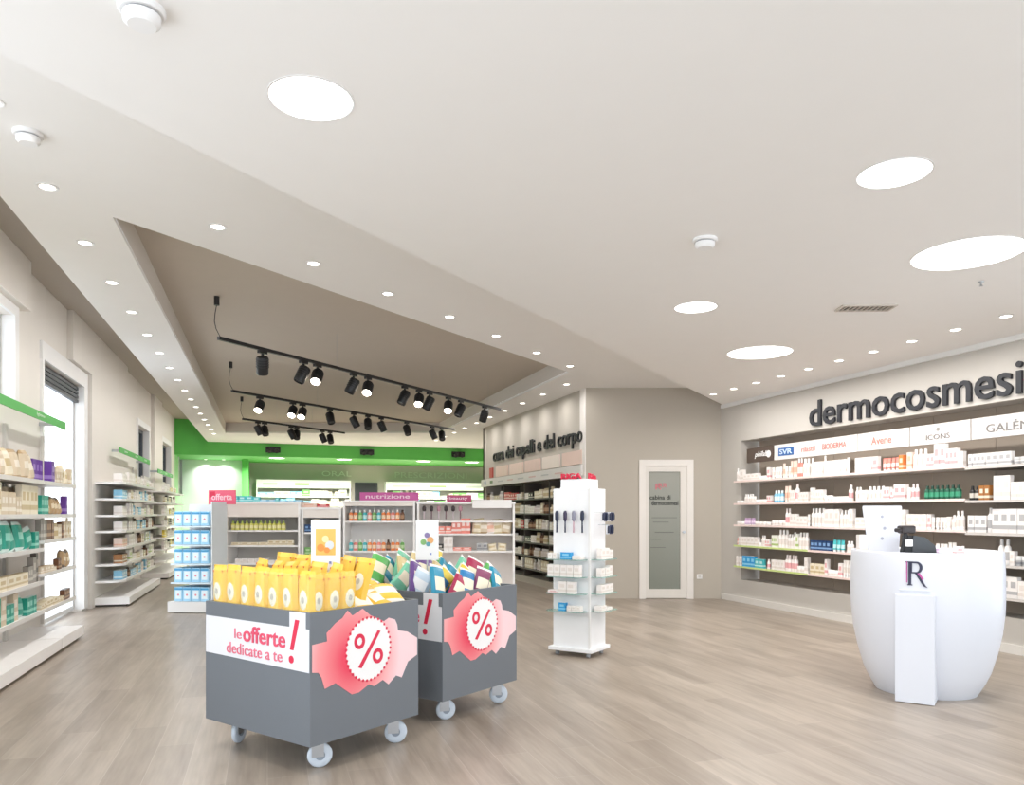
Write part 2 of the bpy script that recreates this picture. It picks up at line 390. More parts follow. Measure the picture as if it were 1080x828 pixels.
detector(2.57, 4.09, ZL, .075, 'round white smoke detector on the ceiling between vent and recess')
t = thing('air_vent', 'small rectangular slatted air vent in the ceiling', 'vent', (4.68, 5.04, ZL), -.35)
MB().box(-.2, .2, -.07, .07, -.004, 0).build('backing', mat('6b655e', .8), t)
m_ = MB(); m_.box(-.2, .2, -.09, -.07, -.014, 0); m_.box(-.2, .2, .07, .09, -.014, 0); m_.box(-.22, -.2, -.09, .09, -.014, 0); m_.box(.2, .22, -.09, .09, -.014, 0)
m_.build('frame', mat('c9c0b6', .6), t)
m_ = MB()
for i in range(10): m_.box(-.18 + i * .039, -.172 + i * .039, -.07, .07, -.014, -.003)
m_.build('slat', mat('c9c0b6', .6), t)
t = MB().lathe([(.02, 0), (.02, -.006), (.007, -.01), (.007, -.03), (.014, -.032), (.014, -.035)], 12).build('sprinkler_head', STEEL, None, (4.96, 4.22, ZL))
tag(t, 'tiny sprinkler head on the ceiling beside the largest lamp', 'sprinkler')

# ------------------------------------------------------------------ suspended tracks and spotlights
def track(A0, B0, fr, lit, name):
    A0, B0 = Vector((*A0, 3.15)), Vector((*B0, 3.15)); d = (B0 - A0); L = d.length; rz = math.atan2(d.y, d.x)
    t = thing('lighting_track', 'thin black lighting track hung in the recess, ' + name, 'track', A0, rz, 'suspended lighting tracks')
    MB().box(0, L, -.018, .018, -.02, .016).build('rail', BLACK, t)
    m_ = MB(); m_.tube([(.02, 0, .016), (-.03, 0, .09), (-.05, 0, .16), (-.04, 0, .25), (-.02, 0, .34)], .004); m_.build('feed_cable', BLACK, t)
    MB().lathe([(.028, .33), (.028, .42)], 12, M=Matrix.Translation((-.02, 0, 0))).build('canopy', BLACK, t)
    for x in (L * .3, L * .65, L * .93):
        MB().cyl((x, 0, .016), (x, 0, .42), .0015, 6).build('suspension_wire', STEEL, t)
    OR = ['first', 'second', 'third', 'fourth', 'fifth', 'sixth', 'seventh', 'eighth', 'ninth', 'tenth', 'eleventh']
    for i, f in enumerate(fr):
        p = A0 + d * f
        s = copy_tree(SPOT); s.location = (p.x, p.y, 3.13); s.rotation_euler = (0, 0, rz)
        ang = [(-.9, .7), (.8, .75), (-.5, .6), (1.2, .5)][(i + len(name)) % 4] if not lit[i] else (-1.0 + .2 * (i % 3), .85)
        for ch in s.children:
            if ch.name.startswith('barrel'):
                # lit ones lean towards the shop front, the others away from it
                ch.rotation_euler = (0, 0, 0)
                yaw = (-A - rz) if lit[i] else (PI / 2 + ang[0])
                ch.rotation_euler = Matrix.Rotation(yaw, 3, 'Z').to_euler()
                R = Matrix.Rotation(yaw, 3, 'Z') @ Matrix.Rotation(-.75 if lit[i] else .45 * (1 if i % 2 else -1), 3, 'X')
                ch.rotation_euler = R.to_euler()
                if not lit[i]:
                    for g in list(ch.children):
                        if g.name.startswith('lens'): g.data = LENS_OFF
        s.scale = (1.25, 1.25, 1.25); s['label'] = ('%s black spotlight from the left on the %s' % (OR[i], name)) + (', lens glowing' if lit[i] else '')
        s['group'] = 'spotlights on the ' + name
SPOT = thing('spotlight', 'x', 'spotlight')
MB().box(-.045, .045, -.016, .016, -.025, 0).build('adapter', BLACK, SPOT)
MB().box(-.008, .008, -.008, .008, -.08, -.02).build('stem', BLACK, SPOT)
br_ = MB().lathe([(.045, .05), (.052, .04), (.052, -.1), (.047, -.11)], 18, cap=False); br_.lathe([(.001, .05), (.045, .05)], 18, cap=False)
for k in range(4): br_.lathe([(.056, .03 - k * .022), (.056, .02 - k * .022)], 18)
bar = br_.build('barrel', BLACK, SPOT, (0, 0, -.10))
ln = MB().lathe([(.001, -.1), (.046, -.1)], 18, cap=False).build('lens', emit('fff2e0', 14), bar)
LENS_OFF = ln.data.copy(); LENS_OFF.materials.clear(); LENS_OFF.materials.append(mat('4a4b4d', .2))
track((-.48, 8.35), (3.85, 12.6), [.099, .204, .243, .353, .401, .536, .594, .639, .724, .784, .909], [0, 0, 1, 0, 1, 0, 1, 0, 1, 0, 0], 'nearest track')
track((-.5, 11.9), (3.83, 15.96), [.09, .206, .242, .351, .454, .519, .584, .717, .864, .922], [1, 1, 1, 0, 0, 0, 0, 0, 0, 0], 'middle track')
track((-.45, 15.4), (1.65, 17.4), [.13, .189, .436, .491, .754, .837], [0] * 6, 'farthest track')
for g in list(SPOT.children_recursive): bpy.data.objects.remove(g)
bpy.data.objects.remove(SPOT)
for px, lab in ((288, 'left'), (387, 'middle'), (483, 'right')):
    k = (px - 540) / 800; d = 22.6 / (CA - SA * k); p = W(k * d, d)
    t = thing('twin_spotlight', 'black twin spotlight box on the green bulkhead, %s one of three' % lab, 'spotlight', (p.x, 22.6, 3.14), 0, 'twin spotlights on the green bulkhead')
    MB().box(-.2, .2, -.06, 0, -.08, .08).build('housing', BLACK, t)
    for sx in (-.1, .1): MB().cyl((sx, -.055, -.01), (sx, -.14, -.05), .06, 14).build('lamp_head', mat('2b2c2e', .5), t)
for i, px in enumerate((292, 363, 447, 498)):
    k = (px - 540) / 800; d = 22.0 / (CA - SA * k) * (23.1 / 22.0); p = W(k * d, d)
    t = thing('recessed_ceiling_lamp', '%s bright round lamp under the green bulkhead' % ['leftmost', 'second from left', 'third from left', 'rightmost'][i], 'ceiling lamp', (p.x, 23.15, 2.95), 0, 'lamps under the green bulkhead')
    MB().lathe([(.24, 0), (.24, -.006), (.21, -.006)], 24, cap=False).build('trim_ring', PAPER, t)
    MB().lathe([(.001, -.005), (.21, -.005)], 24, cap=False).build('diffuser', emit('fffdf0', 6), t)
    area('lamp', t, -.03, .4, 170, (1, 1, .96), 2.8)
for i, x in enumerate((-1.75, -1.25)):
    t = thing('wall_washer', '%s small lamp lighting the pale green panel at the far left' % ['left', 'right'][i], 'downlight', (x, 24.35, 2.95))
    MB().lathe([(.06, 0), (.06, -.01), (.045, -.01)], 20, cap=False).build('trim_ring', PAPER, t)
    MB().lathe([(.001, -.008), (.045, -.008)], 20, cap=False).build('lamp_lens', LENS, t)
    area('lamp', t, -.02, .08, 10, (1, 1, .97), 2.2)

# ------------------------------------------------------------------ products
COL = {  # phrase -> body, cap, band
 'white': ('f4eeea', 'f4f1ef', 'e6ddd6'), 'pink-banded white': ('f3ece9', 'f1e6e4', 'e9aeb0'), 'grey-banded white': ('f1edea', 'c9c7c6', 'b5b3b4'),
 'pale peach': ('f1d8cb', 'f6efe9', 'e9b79f'), 'coral': ('ec8d7f', 'f5efec', 'f6dcd6'), 'orange': ('ee8a4a', 'f3ede8', 'f8d9bb'), 'green-banded white': ('f1f1e8', 'e6efdc', 'b8cf84'),
 'light blue': ('8cc9e6', 'eef5f8', 'dff0f7'), 'bright blue': ('2f9fdc', 'f0f4f6', '8fd0ef'), 'turquoise': ('4dbcc2', 'f0f4f4', 'bfe7e8'), 'navy': ('1f3f6d', '1b2f52', '7fa4cf'),
 'dark green': ('1f5a44', '183f31', '3f9a76'), 'amber': ('a8703a', '2c2622', 'e8dcc8'), 'black': ('2a2725', '1c1a19', 'cfc8bf'), 'silver grey': ('b9b9ba', 'dcdcdc', '8d8e92'),
 'magenta': ('b63f8f', 'efe4ea', 'dfa3cc'), 'lilac': ('c5a3c9', 'f0eaf0', 'e6d3e8'), 'beige': ('d9c8ae', 'b89c74', 'f0e7d8'), 'tan': ('b89a72', '6d5a43', 'e6d6bb'), 'cream': ('ece2cc', 'd9c9a4', 'cdb98f'),
 'teal': ('2a9c87', 'd9ebe6', '8fd2c2'), 'purple': ('6b3f9c', 'e5dcef', 'a184c6'), 'grey': ('9b958d', '5d5851', 'c6c0b7'), 'dark grey': ('5f5852', '3c3733', 'a39b91'),
 'yellow': ('e8cf4e', 'f6efcf', 'f8eeb4'), 'lime yellow': ('d8d56e', 'a9bf58', 'f0e9b0'), 'green': ('6fae5c', 'dfead6', 'bcd9a6'), 'red': ('cc3a3f', 'f4e9e8', 'f0c5c2'), 'brown': ('6f4a33', '3e2a1f', 'b08b6b'),
}
CACHE = {}
def product_mesh(kind, col, w, d, h):
    k = (kind, col, round(w, 3), round(d, 3), round(h, 3))
    if k in CACHE: return CACHE[k]
    b, c, l = (mat(x, .42) for x in COL[col]); m = MB(); mats = [b, c, l]
    if kind in ('carton', 'flat box'):
        m.box(-w / 2, w / 2, 0, d, 0, h, 0)
        m.box(-w / 2 - .0006, w / 2 + .0006, -.0008, d + .0006, h * .18, h * .34, 2)
        m.box(-w * .3, w * .3, -.0012, .002, h * .5, h * .78, 2)
        m.box(-w / 2 + .002, w / 2 - .002, .002, d - .002, h, h + .0012, 1)
    elif kind in ('bottle', 'pump bottle'):
        r = w / 2; T = Matrix.Translation((0, r, 0))
        m.lathe([(r * .92, 0), (r, h * .03), (r, h * .2)], 12, 0, T); m.lathe([(r * 1.01, h * .2), (r * 1.01, h * .52)], 12, 2, T, cap=False)
        m.lathe([(r, h * .52), (r, h * .64), (r * .8, h * .72), (r * .42, h * .77)], 12, 0, T)
        if kind == 'bottle': m.lathe([(r * .5, h * .77), (r * .5, h * .97), (r * .42, h)], 12, 1, T)
        else:
            m.lathe([(r * .4, h * .77), (r * .4, h * .83), (r * .14, h * .84), (r * .14, h * .94)], 10, 1, T)
            m.box(-r * .3, r * .3, -r * .1, r * 1.2, h * .94, h, 1)
    elif kind == 'jar':
        r = w / 2; T = Matrix.Translation((0, r, 0))
        m.lathe([(r * .9, 0), (r, h * .08), (r, h * .6)], 14, 0, T); m.lathe([(r * 1.01, h * .2), (r * 1.01, h * .45)], 14, 2, T, cap=False)
        m.lathe([(r * 1.04, h * .6), (r * 1.04, h * .97), (r * .95, h)], 14, 1, T)
    elif kind == 'tube':
        r = w / 2 * .8; T = Matrix.Translation((0, r, 0)); n = 12
        m.lathe([(r * .8, 0), (r * .8, h * .18)], n, 1, T)
        rings = [(r, h * .18, 1), (r * 1.05, h * .3, .95), (r * 1.15, h * .6, .6), (r * 1.25, h * .92, .12), (r * 1.25, h, .1)]
        vs = [(rr * math.cos(2 * PI * i / n), r + rr * e * math.sin(2 * PI * i / n), z) for rr, z, e in rings for i in range(n)]
        for j in range(4):
            fs = [(j * n + i, j * n + (i + 1) % n, (j + 1) * n + (i + 1) % n, (j + 1) * n + i) for i in range(n)]
            m.add(vs, fs, 2 if j == 1 else 0, True)
        m.add(vs, [tuple(range(4 * n, 5 * n))], 0)
    elif kind == 'pouch':
        pillow(m, w, d, h, 0, 1, lab=2)
    me = bpy.data.meshes.new(kind.replace(' ', '_')); me.from_pydata(m.v, [], m.f)
    for x in mats: me.materials.append(x)
    for p, i, sm in zip(me.polygons, m.m, m.sm): p.material_index = i; p.use_smooth = sm
    bm = bmesh.new(); bm.from_mesh(me); bmesh.ops.recalc_face_normals(bm, faces=bm.faces[:]); bm.to_mesh(me); bm.free()
    CACHE[k] = me
    return me
def pillow(m, w, d, h, mi=0, me=0, nx=6, nz=8, M=None, lab=None):
    """filled flat bag standing on its lower seam; front bulges to -y"""
    vs = []; fs = []; ms = []
    for side in (-1, 1):
        for j in range(nz + 1):
            v = j / nz
            for i in range(nx + 1):
                u = i / nx * 2 - 1
                b = math.sqrt(max(0, 1 - abs(u) ** 2.6)) * max(0, 1 - abs(2 * v - 1) ** 4) ** .6
                x = u * w / 2 * (1 - .06 * (1 - abs(2 * v - 1)) )
                vs.append((x, d / 2 + side * d / 2 * b, v * h))
    N = (nx + 1) * (nz + 1)
    for s_ in (0, 1):
        for j in range(nz):
            for i in range(nx):
                a = s_ * N + j * (nx + 1) + i
                q = (a, a + 1, a + nx + 2, a + nx + 1)
                m.add(vs, [q if s_ == 0 else q[::-1]], me if (j == 0 or j == nz - 1) else (lab if lab is not None and s_ == 0 and nz * .35 < j + .5 < nz * .65 and 0 < i < nx - 1 else mi), True, M)
    return m
PLACES = {}
def put(kind, col, dims, org, rz, place, s, depth=0.0, dz=0.0, tilt=None, order='left'):
    me = product_mesh(kind, col, *dims)
    nm = {'carton': 'product_carton', 'flat box': 'flat_product_box', 'bottle': 'product_bottle', 'pump bottle': 'pump_bottle', 'jar': 'cream_jar', 'tube': 'cream_tube', 'pouch': 'product_pouch'}[kind]
    u = Vector((math.cos(rz), math.sin(rz), 0)); n = Vector((-math.sin(rz), math.cos(rz), 0))
    if nm == 'product_carton':
        nm = 'cosmetic_carton' if 'right-wall' in place else 'shampoo_carton' if 'hair care' in place else 'medicine_carton' if ('rounded' in place or 'far window' in place) else 'baby_care_carton' if ('near-gondola' in place or 'tall window' in place) else 'product_carton'
    o = link(nm, me, None, Vector(org) + u * s + n * depth + Vector((0, 0, dz)), rz)
    if kind == 'pouch': o.rotation_euler = (random.uniform(-.28, 0), random.uniform(-.22, .22), rz)
    o['category'] = {'flat box': 'box', 'pump bottle': 'bottle'}.get(kind, kind)
    PLACES.setdefault((place, col + ' ' + kind), []).append((s, depth, o))
    return o
DIMS = {'carton': ((.045, .085), (.04, .06), (.10, .17)), 'flat box': ((.09, .13), (.06, .09), (.035, .07)), 'bottle': ((.045, .06), (0, 0), (.14, .2)),
        'pump bottle': ((.05, .065), (0, 0), (.15, .2)), 'jar': ((.06, .08), (0, 0), (.05, .07)), 'tube': ((.045, .06), (0, 0), (.12, .17)), 'pouch': ((.11, .16), (.07, .10), (.13, .19))}
def row(org, rz, L, place, pal, hmax=.22, runs=(1, 4), fill=.95, inset=.012, hs=1.0, s0=0.0, ws=1.0, gap=.004):
    """fill a shelf front from s0 to L with short runs of the same article; pal = [(kind, colour, weight)]"""
    s = s0 + .01; tot = sum(p[2] for p in pal)
    while s < L - .03:
        r = random.random() * tot
        for kind, col, wt in pal:
            r -= wt
            if r <= 0: break
        (w0, w1), (d0_, d1_), (h0, h1) = DIMS[kind]
        q = random.choice((0, .5, 1)); w = (w0 + (w1 - w0) * q) * ws; q = random.choice((0, .33, .66, 1)); h = min((h0 + (h1 - h0) * q) * hs, hmax)
        d = d0_ + (d1_ - d0_) * .5 if d1_ else w
        for _ in range(random.randint(*runs)):
            if s + w > L - .005: s = L; break
            if random.random() > fill: s += w * .7; continue
            put(kind, col, (round(w, 3), round(d, 3), round(h, 3)), org, rz, place, s + w / 2, inset + random.uniform(0, .01))
            s += w + gap
NUM = ['first', 'second', 'third', 'fourth', 'fifth', 'sixth', 'seventh', 'eighth', 'ninth', 'tenth', 'eleventh', 'twelfth', 'thirteenth', 'fourteenth', 'fifteenth', 'sixteenth', 'seventeenth', 'eighteenth', 'nineteenth', 'twentieth']
def finish_labels():
    over = [(k, len(v)) for k, v in PLACES.items() if len(v) > 20]
    if over: print('OVER', over)
    for (place, what), L in PLACES.items():
        L.sort(key=lambda e: e[0])
        for i, (s, dd, o) in enumerate(L):
            if len(L) == 1: o['label'] = '%s, %s' % (what, place)
            else:
                o['label'] = '%s %s from left, %s' % (NUM[min(i, 19)], what, place)
            o['group'] = '%ss, %s' % (what, place)

# ------------------------------------------------------------------ right wall shelves
RR = -PI / 2
BAYS = [(9.81, 9.02, 'under the dark sign'), (9.02, 8.22, 'under the blue-stamped sign'), (8.22, 7.43, 'under the faint pink lettering'), (7.43, 6.65, 'under the coral-lettered sign'),
        (6.65, 5.88, 'under the grey-crested sign'), (5.88, 5.06, 'under the thin-lettered sign'), (5.06, 4.2, 'in the last bay at right')]
SHZ = [(1.825, 'top'), (1.49, 'second'), (1.17, 'middle'), (.865, 'fourth'), (.555, 'bottom')]
BACK = mat('a5988a', .75, noise=.03)
for i, (ya, yb, nm) in enumerate(BAYS):
    t = thing('wall_shelf_bay', 'taupe-backed wall shelf bay in the right wall ' + nm, 'shelving', (XR, ya, 0), RR, 'bays of the right wall shelving')
    Lb = ya - yb
    MB().box(.003, Lb - .003, RD - .02, RD, RZ0, RZ1).build('back_panel', BACK, t)
    dark = i >= 5
    for z, zn in SHZ:
        z2 = z - (.02 if dark else 0)
        m_ = MB(); m_.box(-.06 if i == 0 else 0, Lb, -.1, RD - .02 if i else -.001, z2 - .022, z2, 0)
        if i == 0: m_.box(.001, Lb, -.001, RD - .02, z2 - .022, z2, 0)
        m_.box(-.06 if i == 0 else 0, Lb, -.104, -.1, z2 - .02, z2 + .006, 1)
        m_.build('shelf', [mat('4b4641', .4) if dark else mat('eae3de', .4), mat('cfc9c4', .4) if dark else mat('f0dcd6' if z > .9 else ('cfe08f' if i < 2 else 'f0d9d2'), .4)], t)
def sign(ya, yb, bm, lab, z0=2.09, z1=2.30):
    t = thing('shelf_sign', lab, 'sign', (XR - .02, ya, z0), RR)
    MB().box(.004, ya - yb - .004, 0, .04, 0, z1 - z0).build('panel', bm, t)
    return t, ya - yb, z1 - z0
t, L_, H_ = sign(9.66, 9.03, mat('54473f', .5), 'dark brown sign with white marks at left end above the right shelves')
text('lettering', 'philab', .3, .1, PAPER, t, (.2, -.002, .05), slant=.3, bold=.01); MB().lathe([(.05, 0), (.05, .004)], 20, M=Matrix.Translation((.52, 0, .1)) @ MX['front']).build('emblem', PAPER, t)
SG = mat('e2dedb', .5)
t, L_, H_ = sign(9.02, 7.43, SG, 'long white sign with blue stamp at its left end')
MB().box(.1, .42, -.004, 0, .05, .16).build('stamp', mat('3567a8', .5), t)
text('lettering', 'SVR', .26, .07, mat('c9dbef', .5), t, (.13, -.006, .07), bold=.02)
text('lettering', 'rilastil', .26, .07, mat('dd9a92', .5), t, (.58, -.002, .07)); text('lettering', 'BIODERMA', .42, .075, mat('d98980', .5), t, (.98, -.002, .07))
t, L_, H_ = sign(7.43, 6.66, SG, 'short white sign with faint coral lettering')
text('lettering', 'Avene', .3, .09, mat('dc8a7d', .5), t, (.22, -.002, .06))
t, L_, H_ = sign(6.65, 5.89, SG, 'white sign with small crest over grey capitals')
text('lettering', 'ICONS', .3, .055, mat('85807d', .5), t, (.22, -.002, .045)); MB().lathe([(.022, 0), (.022, .003)], 12, M=Matrix.Translation((.37, 0, .15)) @ MX['front']).build('crest', mat('98948f', .5), t)
t, L_, H_ = sign(5.88, 4.85, SG, 'white sign with thin grey capitals at the right edge')
text('lettering', 'GALÉNIC', .6, .1, mat('8a8683', .5), t, (.17, -.002, .055))
W_ = [('carton', 'white', 5), ('bottle', 'white', 3), ('tube', 'white', 3), ('jar', 'white', 2), ('carton', 'pink-banded white', 3), ('bottle', 'pink-banded white', 1)]
PINK = W_ + [('bottle', 'coral', 2), ('tube', 'pale peach', 3), ('carton', 'pale peach', 2)]
GREYP = [('carton', 'white', 4), ('carton', 'grey-banded white', 3), ('bottle', 'grey-banded white', 2), ('jar', 'grey-banded white', 2), ('bottle', 'black', 1.2), ('jar', 'silver grey', 1), ('carton', 'pale peach', .8)]
for i, (ya, yb, nm) in enumerate(BAYS[:6]):
    for j, (z, zn) in enumerate(SHZ):
        pl = '%s right-wall shelf %s' % (zn, nm)
        org = (XR - .09, ya, z - (.02 if i >= 5 else 0) + .0005); Lb = ya - yb
        s0 = 0.0 if i else -.05; pal = W_; kw = {}
        if j == 0: pal = [W_, PINK, W_, PINK, W_ + [('carton', 'pale peach', 2)], GREYP][i]; kw = {'hs': [.7, .95, 1.05, 1.05, 1.1, .95][i]}
        if j == 1: pal = [W_, PINK, PINK, W_, W_, GREYP][i]; kw = {'hs': [.6, .95, .9, .75, .8, 1][i]}
        if j == 2: pal = [[('tube', 'lilac', 2), ('jar', 'white', 2), ('tube', 'white', 1)], W_ + [('jar', 'silver grey', 1)], PINK + [('tube', 'magenta', 1)], W_, W_, GREYP][i]; kw = {'hs': [.55, .95, .95, .9, .8, 1][i]}
        if j == 3: pal = [W_ + [('tube', 'coral', 1)], [('carton', 'green-banded white', 3), ('bottle', 'white', 2), ('tube', 'green-banded white', 2)], W_, W_, W_ + [('jar', 'lilac', 2), ('tube', 'magenta', 1)], GREYP][i]; kw = {'hs': [.65, 1.0, .95, .95, .75, 1][i]}
        if j == 4: pal = [W_, W_ + [('carton', 'green-banded white', 2)], W_ + [('bottle', 'amber', .5), ('carton', 'cream', 2)], W_, W_, GREYP][i]
        kw['hs'] = kw.get('hs', 1.0) * 1.4; kw['fill'] = 1.0; kw['hmax'] = .25
        if (i, j) == (0, 4):
            row(org, RR, .12, pl, W_, s0=s0)
            for q in range(5): put('carton', 'bright blue' if q < 3 else 'turquoise', (.095, .05, .16 if q < 3 else .13), org, RR, pl, .17 + q * .1, .015)
            row(org, RR, Lb, pl, W_, s0=.68); continue
        if (i, j) == (1, 1):
            for q in range(3): put('bottle', 'light blue', (.06, .06, .17), org, RR, pl, .08 + q * .066, .02)
            row(org, RR, Lb, pl, pal, s0=.27, **kw); continue
        if (i, j) == (2, 3):
            for q in range(5): put('carton', 'navy', (.07, .05, .13), org, RR, pl, .05 + q * .075, .015)
            for q in range(3): put('tube', 'turquoise', (.06, .06, .15), org, RR, pl, .44 + q * .07, .015)
            row(org, RR, Lb, pl, W_, s0=.64); continue
        if (i, j) == (3, 0):
            row(org, RR, .42, pl, W_, s0=0, **kw)
            for q in range(4): put('tube', 'coral', (.055, .055, .15), org, RR, pl, .46 + q * .062, .015)
            for q in range(2): put('carton', 'orange', (.06, .05, .17), org, RR, pl, .71 + q * .064 - .0, .015) if q == 0 else None
            continue
        if (i, j) == (4, 1):
            row(org, RR, .22, pl, W_, s0=0, **kw)
            for q in range(7): put('bottle', 'dark green', (.06, .06, .15), org, RR, pl, .26 + q * .064, .015)
            continue
        if (i, j) == (5, 1):
            for q, (kd, cl) in enumerate([('bottle', 'black'), ('bottle', 'black'), ('carton', 'amber'), ('carton', 'amber')]): put(kd, cl, (.055, .05, .15), org, RR, pl, .04 + q * .06, .015)
            row(org, RR, Lb, pl, [('carton', 'white', 4), ('flat box', 'white', 1), ('carton', 'pale peach', 1)], s0=.28, **kw); continue
        row(org, RR, Lb, pl, pal, s0=s0, **kw)
# the big wall word
for lab, s, w_, h_, y0_, z0_ in [('big dark three-dimensional word above the right wall shelves', 'dermocosmesi', 2.95, .335, 8.28, 2.475)]:
    t = thing('wall_lettering', lab, 'lettering', (XR - .004, y0_, z0_), RR)
    split_letters(text('letters', s, w_, h_, mat('202229', .5), t, (0, 0, 0), depth=.03, bold=.010), t)
t = MB().box(0, .6, -.006, 0, 0, .012).build('accent_line', mat('c98aa0', .5), None, (XR, 5.36, 2.6), RR); tag(t, 'thin pink line on the wall right of the big dark word', 'line')

# ------------------------------------------------------------------ hair and body care side wall
t = thing('wall_shelf_bay', 'dark wall shelving below the hair care lettering', 'shelving', (HX, hy1, 0), RR)
Lh = hy1 - hy0
MB().box(.002, Lh - .002, .36, .398, .122, 1.958).build('back_panel', mat('6d635a', .7), t)
HZ = [1.62, 1.34, 1.05, .79, .54, .29]
for z in HZ: MB().box(.002, Lh - .002, -.03, .36, z - .025, z).build('shelf', mat('4a4440', .5), t)
for k in (1, 2, 3): MB().box(Lh * k / 4 - .012, Lh * k / 4 + .012, 0, .36, .13, 1.925).build('upright', mat('544c46', .5), t)
t = thing('shelf_sign', 'long white sign strip below the hair care lettering', 'sign', (HX - .03, 17.0, 1.945), RR)
MB().box(0, 17.0 - 11.1, -.02, .02, 0, .17).build('panel', SG, t)
MB().lathe([(.05, 0), (.05, .004)], 16, M=Matrix.Translation((.35, -.02, .085)) @ MX['front']).build('emblem', mat('5b7fb0', .5), t)
MB().box(.75, .95, -.024, -.02, .06, .12).build('emblem', mat('6f8a63', .5), t)
for q in range(6): MB().box(1.35 + q * .68, 1.72 + q * .68, -.023, -.02, .07, .095).build('lettering', mat(['c3c3c3', 'd9b9b5'][q % 2], .5), t)
t = thing('wall_lettering', 'dark lettering running along the hair care wall', 'lettering', (HX - .004, 16.1, 2.40), RR)
split_letters(text('letters', 'cura dei capelli e del corpo', 5.0, .34, mat('25272a', .5), t, (0, 0, 0), depth=.03, bold=.008), t)
DARKP = [('carton', 'white', 3), ('bottle', 'cream', 2), ('carton', 'beige', 2), ('bottle', 'white', 2), ('carton', 'red', .8), ('bottle', 'brown', 1.2), ('carton', 'green', .8), ('carton', 'black', 1)]
nmz = ['top', 'second', 'third', 'fourth', 'fifth', 'bottom']
for j, z in enumerate(HZ):
    for b_ in range(4):
        bn = ['far end bay', 'third bay', 'second bay', 'nearest bay'][b_]
        if b_ == 0 and j > 2: continue
        row((HX - .02, hy1 - Lh * b_ / 4, z + .0005), RR, Lh / 4 - .02, '%s hair care shelf, %s' % (nmz[j], bn), DARKP, hmax=.2, s0=.02, hs=1.1, ws=1.35, runs=(2, 4), fill=.9)
put('carton', 'teal', (.3, .16, .16), (HX - .02, hy1, 1.6205), RR, 'big box on the top hair care shelf', Lh * .64, .2)
for q in range(5):
    tt = thing('picture_panel', '%s pale panel on the wall just under the hair care lettering' % ['farthest', 'second farthest', 'middle', 'second nearest', 'nearest'][q], 'panel', (HX, 15.9 - q * .98, 2.135), RR, 'pale panels under the hair care lettering')
    MB().box(0, .86, -.025, 0, 0, .22).build('board', mat(['e9cfc4', 'efd6cb', 'ead0c6', 'f0e3da', 'e8cdc2'][q], .5), tt)
tt = thing('picture_panel', 'small red panel at the far end under the hair care lettering', 'panel', (HX, 16.4, 2.135), RR); MB().box(0, .25, -.025, 0, 0, .22).build('board', mat('c4514f', .5), tt)

# ------------------------------------------------------------------ gondolas against the window wall
LR = PI / 2
GW = mat('f6f4f2', .45)
def wall_gondola(y0, y1, zs, label, plinth_end, round_end=False, back=True, xfront=-2.05, htop=2.2):
    t = thing('wall_gondola', label, 'shelving', (XL, y0, 0), LR)
    L = y1 - y0; dep = XL - xfront           # local y: negative = into the room
    if back: MB().box(0, L, -.03, -.002, .12, htop).build('back_panel', mat('e6e1da', .6), t)
    m_ = MB(); m_.box(0, plinth_end - y0, XL + 1.9, 0, .03, .13); m_.box(.03, plinth_end - y0 - .04, XL + 1.95, 0, 0, .03, 1); m_.build('base', [GW, mat('4a4744', .8)], t)
    n = max(1, round(L / 1.35))
    for z in zs:
        m_ = MB()
        if round_end:
            pts = [(L, -.03), (L, dep + .02), (L - .02, dep)] + [(.22 - .22 * math.sin(a_ * PI / 12), dep + .22 - .22 * math.cos(a_ * PI / 12)) for a_ in range(0, 7)] + [(0, -.03)]
            m_.prism(pts, z - .03, z)
        else: m_.box(0, L, dep, -.03, z - .028, z)
        m_.build('shelf', GW, t)
        m_ = MB().box(.25 if round_end else .01, L - .01, dep - .004, dep - .0005, z - .03, z + .008); m_.build('price_rail', mat('dedbd8', .4), t)
    for k in range(n + 1):
        x = min(L - .03, max(0, L * k / n)); MB().box(x, x + .03, -.06, -.03, .12, htop).build('upright', mat('d5d1cb', .5), t)
    return t
Z1 = [1.656, 1.33, 1.01, .695, .41]
wall_gondola(4.6, 8.35, Z1, 'long near white wall gondola with beige pouches and teal packs', 8.349)
wall_gondola(8.36, 9.62, [1.656, 1.33, 1.08, .76, .41], 'short white gondola section in front of the tall bright window', 9.3, back=False)
Z2 = [1.80, 1.56, 1.32, 1.09, .85, .61, .37]
wall_gondola(12.15, 15.6, Z2, 'white wall gondola with rounded shelves beyond the tall window', 15.5, True, xfront=-1.98, htop=2.2)
wall_gondola(16.8, 20.4, Z2[:], 'far white wall gondola half hidden by the blue pack display', 20.3, True, xfront=-1.98, htop=2.1)
def strip(y0, y1, lab, z=2.30):
    t = thing('header_strip', lab, 'sign', (-2.2, y0, z), LR)
    MB().box(0, y1 - y0, 0, .015, 0, .085).build('strip', mat('55b257', .5), t)
    for x in [(y1 - y0) * f for f in (.12, .45, .78)]: text('lettering', 'igiene', .28, .04, mat('cfeacb', .5), t, (x, -.002, .022))
    for x in (.2, (y1 - y0) - .2): MB().box(x, x + .02, .015, XL + 2.2 + .44 - .0, .02, .06).build('bracket', STEEL, t)
    m_ = MB()
strip(4.6, 9.85, 'long green header strip above the near wall gondola')
strip(13.2, 16.4, 'green header strip above the gondola with rounded shelves')
strip(17.6, 20.2, 'farthest green header strip near the small dark windows', 2.2)
POU = [('pouch', 'beige', 4), ('pouch', 'cream', 4), ('pouch', 'tan', 2), ('pouch', 'pale peach', 2)]
CRE = [('carton', 'cream', 4), ('carton', 'beige', 4), ('carton', 'white', 1), ('carton', 'teal', 1), ('carton', 'grey', 1)]
TEA = [('pouch', 'teal', 4), ('carton', 'teal', 2), ('pouch', 'tan', 2), ('carton', 'white', 2), ('bottle', 'brown', 1)]
